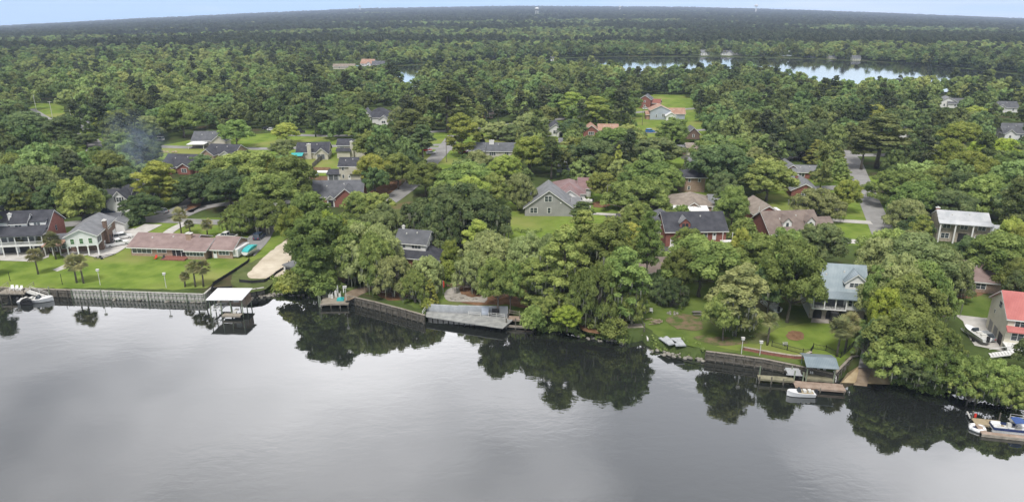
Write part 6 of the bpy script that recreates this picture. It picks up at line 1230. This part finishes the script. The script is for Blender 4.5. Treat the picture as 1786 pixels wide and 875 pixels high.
deck(e, -2.6, 3.6, 1.6, 3.4, 1.4, 'browndeck'); deck(e, -2.8, 2.9, -.3, .1, .8, 'wood', 'waler'); deck(e, 2.7, 3.5, -.2, 1.6, 1.35, 'wood', 'walkway'); piles(e, [(-2.7, -.1), (-.8, -.1), (1.2, -.1), (2.9, -.1), (-2.7, 2.2), (-.2, 2.2), (1.4, 2.2), (3.4, 2.4)], 2.3, 'pile', .15)
# ruined landing
e = dockthing('ruined_dock', 'collapsed landing with leaning grey piles and broken deck left of the two grey panels', 1106, 592, 4, 'dock')
deck(e, -1.8, 2.2, 1.6, 3.4, 1.9, 'wood'); deck(e, -2.0, 2.0, 0, .5, 1.0, 'wood', 'broken_step'); piles(e, [(-2.2, .1), (-1.9, 1.8), (2.0, .3), (2.4, 1.9), (-2.6, 3.2), (2.4, 3.2)], 2.5, 'pile', .14)
for k, (x, y) in enumerate(((-2.5, -1.0), (-2.3, -1.7), (-2.8, -.3), (-2.7, -2.2), (2.6, -1.8), (2.3, -.9))): b = MB(); b.tube([(x, y, -1), (x+.25*math.sin(k*2), y+.2, 1.1+.4*math.cos(k))], [.16, .12], 7); b.build('broken_pile', 'rock', e)
b = MB(); b.bar((2.1, -2.3, .9), (2.6, .6, 1.3), .3, .3); b.build('kerb_beam', 'dullwhite', e); rn = random.Random(6)
b = MB()
for k in range(12): x, y = rn.uniform(2.8, 5.4), rn.uniform(2.6, 4.6); a = rn.uniform(-.5, .5); b.bar((x, y, 1.95+.05*k), (x+1.8*math.cos(a), y+1.8*math.sin(a), 1.95+.05*k), .14, .06)
b.build('lumber_pile', 'browndeck', e)
for i, (px, py, rz) in enumerate(((1165, 595, 24), (1183, 597, 5))):
    b = MB(); b.box(-.95, .95, -1.6, 1.6, 0, .18); b.box(-1.0, 1.0, -1.65, -1.602, -.02, .22); b.box(-1.0, 1.0, 1.602, 1.65, -.02, .22); o = b.build('float_panel', 'slab'); o.location = P(px, py) + Vector((0, 0, .05)); o.rotation_euler = (0, 0, R(rz)); tag(o, ('left' if i == 0 else 'right') + ' one of two grey float panels lying on the grass bank', 'panel', 'grey float panels')
# right dock complex
e = dockthing('dock', 'right-hand boat dock with blue-grey roof, mossy walkway and lower brown deck', 1420, 674, -9)
deck(e, -9.4, -3.4, -.3, 1.1, .95, 'olivedeck', 'walkway'); piles(e, [(-9.2, -.2), (-7.2, -.2), (-5.2, -.2), (-9.2, 1.2)], 1.3); piles(e, [(-9.0, 1.2)], 2.6, 'greenpile')
deck(e, -1.4, 3.3, .6, 5.0, 1.1, 'olivedeck'); piles(e, [(-1.3, .7), (3.2, .7), (-1.3, 4.9), (3.2, 4.9)], 3.6, 'greenpile', .12)
b = MB(); b.add([(-1.7, .1, 3.65), (3.7, .1, 3.65), (3.7, 2.8, 4.35), (-1.7, 2.8, 4.35), (3.7, 5.5, 3.65), (-1.7, 5.5, 3.65), (-1.7, .1, 3.55), (3.7, .1, 3.55), (3.7, 2.8, 4.25), (-1.7, 2.8, 4.25), (3.7, 5.5, 3.55), (-1.7, 5.5, 3.55)], [(0,1,2,3),(3,2,4,5),(9,8,7,6),(11,10,8,9),(0,6,7,1),(5,4,10,11),(1,7,8,2),(2,8,10,4),(0,3,9,6),(3,5,11,9)]); b.build('roof', 'roofblue', e)
deck(e, -3.6, 4.6, -2.0, .3, .75, 'browndeck', 'lower_deck'); piles(e, [(-3.4, -1.9), (.5, -1.9), (4.4, -1.9), (4.4, .2)], .7); piles(e, [(-1.9, .4), (-3.3, .6), (-3.3, 2.8)], 2.4, 'greenpile')
for y in (.9, 2.6): b = MB(); b.box(-4.6, -1.9, y, y+.2, 1.4, 1.6); b.build('lift_beam', 'roofmetal', e)
b = MB(); b.box(-4.4, -2.1, .5, 3.2, 1.61, 1.7); b.build('lift_platform', 'roofmetal', e); railb(e, (3.6, .8, .8), (3.6, 2.6, 1.1), 'white', .9)
for x in (0, 1.2, 2.2): b = MB(); b.box(x-.25, x+.25, 2.6, 3.1, 1.105, 1.55); b.box(x-.25, x+.25, 3.05, 3.12, 1.552, 2.0); b.build('bench_seat', 'dullwhite', e)
# boat ramp
b = MB(); q = [P(1480,650,L), P(1497,634,L), P(1522,634,L), P(1560,655,L)]
def rp(a, b_, z): p = P(a, b_, z); return (p.x, p.y, z)
b.add([rp(1478,650,1.5), rp(1500,636,L+.03), rp(1526,636,L+.03), rp(1560,650,1.2), rp(1562,676,-.3), rp(1520,684,-.4), rp(1462,672,-.3)], [(0,1,2,3,4,5,6)]); bm_ = b.build('sand_beach', 'wetsand'); tag(bm_, None, kind='structure')
b = MB(); b.add([rp(1499,637,L+.07), rp(1522,637,L+.07), rp(1514,664,.35), rp(1494,662,.35), rp(1511,680,-.25), rp(1484,677,-.25)], [(0,1,2,3),(3,2,4,5)]); tag(b.build('boat_ramp', 'dirt'), None, kind='structure')
bulkhead('retaining_wall', 'low pale concrete edging at the top of the boat ramp', [(1478,650),(1492,634)], 'stone', top=L+.3, caps='concrete', posts=3) if False else None
# pontoon boat dock
e = dockthing('floating_dock', 'low brown floating dock with tan decking at the lower right edge', 1752, 764, -12)
deck(e, -3.2, 6, -.2, .7, .45, 'browndeck'); deck(e, -3.2, -2.2, .7, 3.4, .45, 'browndeck', 'cross_walk'); deck(e, -3.2, .9, 2.6, 4.4, .55, 'yellowish', 'upper_deck'); b = MB(); b.box(-3.3, 6, -.32, -.205, .05, .5); b.build('fender_board', 'wood', e); piles(e, [(-3.1, 4.3), (.8, 4.4)], 1.8)
railb(e, (2.6, 5.2, .6), (6, 4.8, .6), 'dullwhite', .9); deck(e, 2.4, 6, 4.4, 5.4, .6, 'woodx', 'rear_walk'); b = MB(); b.box(-2.7, -2.4, 4.5, 4.75, .6, 1.2); b.build('life_ring_box', 'red', e); b = MB(); b.tube([(-3.2, 4.6, .4), (-3.0, 6.4, .4)], [.15, .15], 8); b.build('float', 'dullwhite', e)
e = empty('pontoon_boat', P(1759, 752, 0), R(-12), 'navy and white pontoon boat with blue canopy at the floating dock', 'boat', 'boats'); e.scale = (.8, .85, .85)
for y in (-.85, .85): b = MB(); b.tube([(-3.3, y, .2), (2.9, y, .2), (3.5, y, .35)], [.3, .3, .08], 10); b.build('pontoon', 'roofmetal', e)
b = MB(); b.box(-3.2, 3.2, -1.15, 1.15, .52, .62); b.build('deck', 'dullwhite', e); b = MB()
for (a, c, d_, g_) in ((-3.1, 3.1, -1.15, -1.1), (-3.1, 3.1, 1.1, 1.15), (-3.15, -3.1, -1.1, 1.1), (3.1, 3.15, -1.1, .3)): b.box(a, c, d_, g_, .622, 1.15)
b.build('side_panel', 'navy', e)
for (a, c, d_, g_) in ((-3.0, -1.3, -1.05, -.5), (-3.0, -1.3, .5, 1.05), (-.6, .4, -1.0, -.4), (1.6, 3.0, -1.05, -.5), (1.6, 3.0, .5, 1.05), (-3.05, -2.5, -.45, .45)): b = MB(); b.box(a, c, d_, g_, .625, 1.05); b.box(a, c, d_ if d_ < 0 else g_-.14, d_+.14 if d_ < 0 else g_, 1.052, 1.35); b.build('seat', 'gel', e)
b = MB(); b.box(-.2, .5, .3, .9, .625, 1.4); b.build('helm_console', 'dullwhite', e); b = MB(); n_ = 6
b.prism([(.3 + 2.1*i/n_, 2.35 + .22*math.sin(math.pi*i/n_)) for i in range(n_+1)] + [(.3 + 2.1*i/n_, 2.28 + .22*math.sin(math.pi*i/n_)) for i in range(n_, -1, -1)], -1.1, 1.1, 'y'); b.build('canopy', 'bluecan', e)
for x in (.4, 2.3):
    for y in (-1.05, 1.05): b = MB(); b.bar((x, y, .62), (x, y, 2.32), .05); b.build('canopy_post', 'chrome', e)
# inflatable hexagonal float
e = empty('inflatable_float', P(1704, 748, 0), R(8), 'white hexagonal inflatable ring floating left of the pontoon boat', 'float'); b = MB(); pts = [(1.05*math.cos(k*math.pi/3), 1.0*math.sin(k*math.pi/3), .24) for k in range(7)]
for a, c in zip(pts, pts[1:]): b.tube([a, c], [.3, .3], 10)
for p in pts[:6]: b.ball(p, .3, 10, 6)
b.build('ring', 'gel', e, True); b = MB(); b.prism([(1.0*math.cos(k*math.pi/3), .95*math.sin(k*math.pi/3)) for k in range(6)], -.02, .1, 'z'); b.build('floor', 'navy', e)
b = MB(); b.box(-1.2, 1.2, -1, 5.2, 1.4, 1.6); o = None
e = dockthing('jetty', 'narrow old concrete jetty poking out under the moss-hung right bank trees', 1686, 702, 4, 'jetty'); deck(e, -.8, .8, -1.0, 5.5, 1.3, 'wood'); piles(e, [(-.7, -.9), (.7, -.9), (-.7, 1.5), (.7, 1.5)], 1.2)
# ------------------------------------------------------------------ fences and walls
def runfence(name, label, pts, h, m, kind='board', cat='fence', z=L, group=None):
    q = [P(a, b_, z) for a, b_ in pts]; o = q[0].copy(); e = empty(name, o, 0, label, cat, group); bd = MB(); u = Vector((0, 0, 1))
    for a, b_ in zip(q, q[1:]):
        a = a - o; b_ = b_ - o; ln = (b_-a).length; n = max(1, round(ln/2.4))
        if kind == 'board': bd.bar(a + u*(h/2+.05), b_ + u*(h/2+.05), .05, h)
        elif kind == 'iron':
            for t in (.15, h-.12): bd.bar(a+u*t, b_+u*t, .05)
            k = int(ln/.22)
            for i in range(k+1): c = a.lerp(b_, i/max(k, 1)); bd.bar(c+u*.05, c+u*h, .025)
        elif kind == 'silt': bd.bar(a + u*h/2, b_ + u*h/2, .06, h)
        elif kind == 'wall': bd.bar(a + u*h/2, b_ + u*h/2, .4, h)
        if kind != 'wall':
            for i in range(n+1): c = a.lerp(b_, i/n); p = MB(); p.bar(c, c + u*(h+.12), .1); p.build('post', m, e)
    bd.build({'board': 'board_panel', 'iron': 'rail_panel', 'silt': 'cloth', 'wall': 'wall'}[kind], m, e)
    if kind == 'wall':
        cp = MB()
        for a, b_ in zip(q, q[1:]): cp.bar(a - o + u*(h+.035), b_ - o + u*(h+.035), .5, .06)
        cp.build('cap', 'stone', e)
    return e
runfence('silt_fence', 'black silt fence curving up the lawn right of the ranch palms', [(369,508),(372,497),(390,486),(412,472),(433,458),(435,453)], .75, 'silt', 'silt'); runfence('silt_fence', 'black silt fence around the foot of the pale sand pad', [(418,492),(440,494),(462,492),(475,484),(482,478),(498,468),(504,460)], .7, 'silt', 'silt')
runfence('silt_fence', 'short black silt fence behind the white-roofed boathouse', [(372,505),(405,503)], .6, 'silt', 'silt')
runfence('iron_fence', 'black iron fence along the top of the brick retaining wall to the ramp', [(1346,604),(1400,618),(1413,617),(1418,608),(1440,612),(1466,624),(1480,612),(1500,592),(1503,580)], 1.1, 'black', 'iron')
runfence('garden_wall', 'low curved brick retaining wall on the right-hand lawn', [(1296,610),(1340,618),(1385,625),(1400,625),(1414,618)], .6, 'brick', 'wall', 'wall'); runfence('board_fence', 'dark grey board fence between the two green back yards', [(545,293),(556,283),(571,271),(576,267)], 1.8, 'fencegrey', group=None)
runfence('board_fence', 'reddish cedar fence above the yard with the white awning', [(541,299),(577,299)], 1.6, 'fencewood'); runfence('board_fence', 'reddish cedar fence in front of the pool and white awning', [(541,312),(560,315),(584,315)], 1.6, 'fencewood'); runfence('board_fence', 'dark board fence beside the tan cottage above the cedar', [(1188,277),(1204,277)], 1.5, 'fencegrey')
runfence('picket_fence', 'short white picket fence sloping to the left end of the boardwalk', [(757,524),(764,508)], 1.3, 'dullwhite'); runfence('board_fence', 'grey wood fence beside the pool terrace of the three-storey house', [(70,452),(87,440),(88,432)], 1.5, 'stone', 'board'); runfence('rail_fence', 'low timber rail fence below the bank trees right of the boardwalk', [(888,546),(906,549)], .8, 'wood', 'iron')
# awning, pools, poles, people-scale bits
e = empty('awning', P(563, 311), 0, 'white flat awning standing behind the reddish cedar fence', 'awning'); b = MB(); b.box(-2.7, 2.7, 0, 3.4, 2.1, 2.2); b.build('roof', 'roofwhite', e)
for x in (-2.6, 2.6):
    for y in (.1, 3.3): b = MB(); b.bar((x, y, 0), (x, y, 2.1), .12); b.build('post', 'dullwhite', e)
b = MB(); b.tube([(0, 0, 0), (0, 0, 1.1)], [1.9, 1.9], 20); o = b.build('round_pool', 'dullwhite'); o.location = P(546, 311) + Vector((0, 1.5, 0)); tag(o, 'round above-ground pool left of the white awning', 'pool'); b = MB(); b.tube([(0, 0, 1.101), (0, 0, 1.12)], [1.75, 1.75], 20); b.build('water', 'pool', o)
q = smooth_poly([(-30, 438), (27, 440), (30, 432), (14, 430), (-30, 429)], 2); o = slabpoly('swimming_pool', q, L + .14, .02, 'pool'); p0 = P(*q[0], L+.14); o.location = p0; tag(o, 'turquoise swimming pool on the terrace of the three-storey house', 'pool')
def umbrella(px, py, label, m):
    e = empty('parasol', P(px, py), 0, label, 'parasol'); b = MB(); b.tube([(0, 0, 0), (0, 0, 2.5)], [.04, .03], 6); b.build('pole', 'dullwhite', e); b = MB(); b.tube([(0, 0, 2.1), (0, 0, 2.7)], [1.3, .05], 8, False); b.build('canopy', m, e)
b = MB(); rn = random.Random(3)
for k, (px, py, cl_, lb) in enumerate([(67,440,'pool','pale blue lounger on the pool terrace, left one'),(74,439,'pool','pale blue lounger on the pool terrace, right one'),(272,452,'red','red folded chair on the ranch terrace'),(285,452,'black','black barbecue on the ranch terrace')]):
    b = MB(); b.box(-.35, .35, -.9, .5, .25, .33); b.prism([(.5, .3), (.62, .3), (1.0, .95), (.88, .95)], -.35, .35, 'x')
    for x in (-.3, .3):
        for y in (-.8, .4): b.box(x-.03, x+.03, y-.03, y+.03, 0, .25)
    o = b.build('lounger' if k < 2 else ('folding_chair' if k == 2 else 'barbecue'), cl_); o.location = P(px, py) + Vector((0, 0, .15)); o.scale = (1, 1, 1) if k < 2 else (.7, .6, .9); tag(o, lb, 'garden furniture')
def pole(px, py, H, label, arm=None, m='bark', name='utility_pole', cat='utility pole', r=.14):
    e = empty(name, P(px, py), 0, label, cat, 'poles along the streets'); b = MB(); b.tube([(0, 0, -.3), (0, 0, H)], [r, r*.7], 8); b.build('pole', m, e)
    if arm == 'cross': b = MB(); b.box(-1.1, 1.1, -.06, .06, H-.7, H-.56); b.build('crossarm', m, e); b = MB(); [b.box(x-.05, x+.05, -.05, .05, H-.558, H-.35) for x in (-1, -.4, .4, 1)]; b.build('insulator', 'dullwhite', e)
    if arm == 'lamp': b = MB(); b.bar((0, 0, H-.1), (1.4, 0, H+.1), .07); b.build('lamp_arm', 'chrome', e); b = MB(); b.box(1.3, 1.9, -.12, .12, H+.02, H+.16); b.build('lamp_head', 'dullwhite', e)
    if arm == 'flood': b = MB(); b.box(-.55, .55, -.1, .1, H-.3, H-.05); b.box(-.2, .2, -.2, .2, H-.9, H-.35); b.build('lamp_head', 'dullwhite', e)
pole(485, 398, 7.5, 'pale wooden pole with lamps at the end of the small street', 'flood', 'dullwhite'); pole(779, 283, 10.5, 'dark pole at the corner of the curving side street'); pole(1058, 363, 7.5, 'street lamp on the mulch bed right of the maroon roof', 'lamp', 'chrome', 'street_lamp', 'street lamp', .09); pole(1120, 219, 9, 'dark pole beside the lawn of the blue-grey house'); pole(1349, 244, 10, 'pale power pole with crossarm against dark trees', 'cross', 'dullwhite'); pole(92, 207, 10, 'power pole by the far left road bend', 'cross', 'dullwhite'); pole(64, 195, 10, 'power pole left of the far left road bend', None, 'dullwhite'); pole(1319, 408, 8, 'grey pole between the dark cone tree and small brick cottage', None, 'dullwhite'); pole(126, 215, 9, 'leaning grey pole right of the far left road', 'cross', 'dullwhite'); pole(509, 222, 7, 'thin pole beside the far street under tall trees', None, 'dullwhite'); pole(1764, 400, 8, 'power pole right of the columned house garage', 'cross', 'dullwhite')
pole(932, 20.5, 1, 'x') if False else None
b = MB(); b.tube([(0, 0, 0), (0, 0, 3.3)], [.05, .04], 6); o = b.build('flag_pole', 'dullwhite'); o.location = P(773, 513); tag(o, 'short flagpole with a furled red flag left of the paved terrace', 'flagpole'); b = MB(); b.prism([(.05, 1.7), (.2, 1.6), (.34, 2.1), (.3, 3.1), (.05, 3.2)], -.06, .06, 'y'); b.build('flag', 'red', o)
# far water towers and hazy masts
def tower(px, dist, H, r, label, legs=True):
    az = math.atan((px-893)/F_PX/CP); x, y = dist*math.sin(az), dist*math.cos(az); e = empty('water_tower', (x, y, gz(x, y)), 0, label, 'water tower', 'water towers on the horizon')
    for k in range(6 if legs else 1):
        b = MB(); a = k*math.pi/3; rr = r*.8 if legs else 0; b.tube([(rr*math.cos(a), rr*math.sin(a), 0), (rr*.8*math.cos(a), rr*.8*math.sin(a), H-r)], [r*.09 if legs else r*.35]*2, 6); b.build('leg' if legs else 'column', 'siding', e)
    b = MB(); b.ball((0, 0, H), r, 14, 8, (1, 1, .62)); b.build('tank', 'siding', e, True)
tower(932, 3300, 42, 9, 'large pale water tower on legs rising from the forest in the middle'); tower(1275, 5200, 60, 13, 'pale water tower standing on the skyline right of centre', False); tower(655, 6500, 55, 11, 'faint water tower on the skyline left of centre'); tower(1062, 5200, 42, 9, 'faint pale water tower on the skyline just right of centre')
# small things on the lawns
def thing(name, px, py, lb, cat, m, build):
    b = MB(); build(b); o = b.build(name, m); o.location = P(px, py); tag(o, lb, cat); return o
thing('garden_bench', 1131, 545, 'pale wooden bench at the foot of the tall pine', 'bench', 'dullwhite', lambda b: (b.box(-.9, .9, -.3, .3, .42, .5), b.box(-.8, -.7, -.25, .25, 0, .418), b.box(.7, .8, -.25, .25, 0, .418), b.box(-.9, .9, .3, .36, .5, .95)))
thing('fire_pit', 1173, 547, 'dark ring of stones and ashes on the grass behind the grey panels', 'fire pit', 'rock', lambda b: [b.ball((math.cos(k)*.95, math.sin(k)*.6, .12), .28) for k in range(7)])
thing('picnic_table', 1215, 549, 'grey picnic table under the oak right of the stone ring', 'table', 'fencegrey', lambda b: (b.box(-.9, .9, -.4, .4, .7, .76), b.box(-.9, .9, -.85, -.55, .4, .45), b.box(-.9, .9, .55, .85, .4, .45), b.bar((-.6, -.7, 0), (-.6, .2, .7), .1), b.bar((-.6, .7, 0), (-.6, -.2, .7), .1), b.bar((.6, -.7, 0), (.6, .2, .7), .1), b.bar((.6, .7, 0), (.6, -.2, .7), .1)))
thing('swing_set', 1224, 372, 'yellow timber play frame by the tan-roofed house', 'play frame', 'yellow', lambda b: [b.bar(a, c, .16) for a, c in (((-2, -1, 0), (-1.6, 0, 2.8)), ((-2, 1, 0), (-1.6, 0, 2.8)), ((2, -1, 0), (1.6, 0, 2.8)), ((2, 1, 0), (1.6, 0, 2.8)), ((-1.6, 0, 2.8), (1.6, 0, 2.8)), ((-1, -.8, 1.4), (1, -.8, 1.4)), ((-1, .8, 1.4), (1, .8, 1.4)), ((-1, -.8, 0), (-1, -.8, 2.2)), ((1, -.8, 0), (1, -.8, 2.2)))])
thing('boat_trailer', 181, 450, 'dark empty boat trailer on the drive in front of the white pickup', 'trailer', 'black', lambda b: (b.bar((-2.2, -.6, .5), (1.6, -.6, .5), .12), b.bar((-2.2, .6, .5), (1.6, .6, .5), .12), b.bar((1.6, -.6, .5), (2.8, 0, .5), .12), b.bar((1.6, .6, .5), (2.8, 0, .5), .12), b.bar((-1.5, -.6, .5), (-1.5, .6, .5), .1), b.tube([(-.6, -.95, .32), (-.6, -.75, .32)], [.32, .32], 10), b.tube([(-.6, .75, .32), (-.6, .95, .32)], [.32, .32], 10))).rotation_euler = (0, 0, R(40))
def bench_of_stones(b):
    rn = random.Random(8)
    for k in range(16): x, y = rn.uniform(-3, 3), rn.uniform(-.8, .8); b.ball((x, y, .15), rn.uniform(.18, .4), 6, 4, (1, 1, .7))
thing('debris_pile', 800, 498, 'heap of broken pink paving and stones behind the red earth bed', 'debris pile', 'fencewood', bench_of_stones); thing('stone_pile', 807, 521, 'low heap of grey stones on the paved terrace edge', 'stone pile', 'rock', bench_of_stones); thing('log_pile', 285, 266, 'long heap of cut logs on the verge beyond the brick hip-roofed house', 'log pile', 'yellowish', bench_of_stones).scale = (2, 1.5, 2)
# ------------------------------------------------------------------ bank undergrowth, rubble, smoke
def undergrowth():
    rn = random.Random(21); cl = []
    for (a, b_, c, d_, n, hh) in [(478,510,605,520,70,1.3),(470,505,520,512,14,.9),(930,573,1000,585,26,1.2),(995,584,1092,600,46,1.3),(1130,611,1225,626,46,.5),(1556,672,1786,716,70,1.4),(840,352,880,400,20,1.3),(600,335,640,370,24,1.6),(1495,640,1500,600,6,1),(895,402,960,408,14,.8),(640,350,700,395,26,1.5),(1300,600,1340,606,4,.3)]:
        for i in range(n):
            t = rn.random(); p = P(lerp(a, c, t), lerp(b_, d_, t), 0.0 if b_ > 500 else L); az = math.atan2(p.x, p.y); rr, w = bank_r(az); k = rn.uniform(-.3, 3.2) if b_ > 500 else rn.uniform(-2, 2)
            x, y = p.x + math.sin(az)*k, p.y + math.cos(az)*k; z = (L*min(1, max(0, k/3)) if w > 1.5 else L) if b_ > 500 else L
            cl.append((x, y, z + hh*rn.uniform(.1, .6), hh*rn.uniform(.45, 1.0)))
    me = leaf_mesh('undergrowth', cl, 80, .2, 5, 3, .7, sq=.8); me.materials.append(LEAF['mid']); o = bpy.data.objects.new('undergrowth', me); col.objects.link(o); tag(o, 'low bushes, vines and weeds covering the natural banks', 'undergrowth', kind='stuff')
    b = MB(); 
    for (a, b_, c, d_, n) in [(425,521,500,513,60),(500,514,600,522,40),(1000,586,1090,600,40),(1130,612,1228,630,70),(135,520,355,527,40)]:
        for i in range(n): t = rn.random(); p = P(lerp(a, c, t), lerp(b_, d_, t), 0.0); b.ball((p.x + rn.uniform(-.2, .2), p.y + rn.uniform(-.5, 1.0), rn.uniform(-.1, .35)), rn.uniform(.12, .42), 6, 4, (1.2, 1, .7))
    tag(b.build('bank_rubble', 'rock', recalc=False), 'scattered stones along the waterline', 'rubble', kind='stuff')
    # loose tufts so that lawns are not billiard-smooth
undergrowth()
def smoke():
    p = P(216, 325, L); b = MB(); b.ball((0, 0, 0), 1, 16, 12); m = bpy.data.materials.new('smoke'); m.use_nodes = True; nt = m.node_tree; nt.nodes.clear()
    tc = N(nt, 'ShaderNodeTexCoord'); n = N(nt, 'ShaderNodeTexNoise', i_Scale=2.6, i_Detail=4.0, i_Roughness=.6, i_Distortion=.6); K(nt, tc.outputs['Object'], n.inputs['Vector'])
    ln = N(nt, 'ShaderNodeVectorMath', operation='LENGTH'); K(nt, tc.outputs['Object'], ln.inputs[0]); fall = Mth(nt, 'SUBTRACT', 1.0, ln.outputs['Value'], True)
    d = Mth(nt, 'MULTIPLY', Mth(nt, 'MULTIPLY', Rmp(nt, n.outputs[0], [(.42, 0.0), (.75, 1.0)]), fall), .085); v = N(nt, 'ShaderNodeVolumePrincipled'); v.inputs['Color'].default_value = (.60, .76, 1, 1); K(nt, d, v.inputs['Density']); o = N(nt, 'ShaderNodeOutputMaterial'); K(nt, v.outputs[0], o.inputs['Volume'])
    for loc, s, rot in ((Vector((3, 8, 12)), (13, 9, 17), (R(10), R(-12), 0)),):
        q = b.build('smoke', m); q.location = p + loc; q.scale = s; q.rotation_euler = rot; tag(q, 'blue-white smoke drifting up between the trees behind the white gabled house', 'smoke', kind='stuff')
smoke()
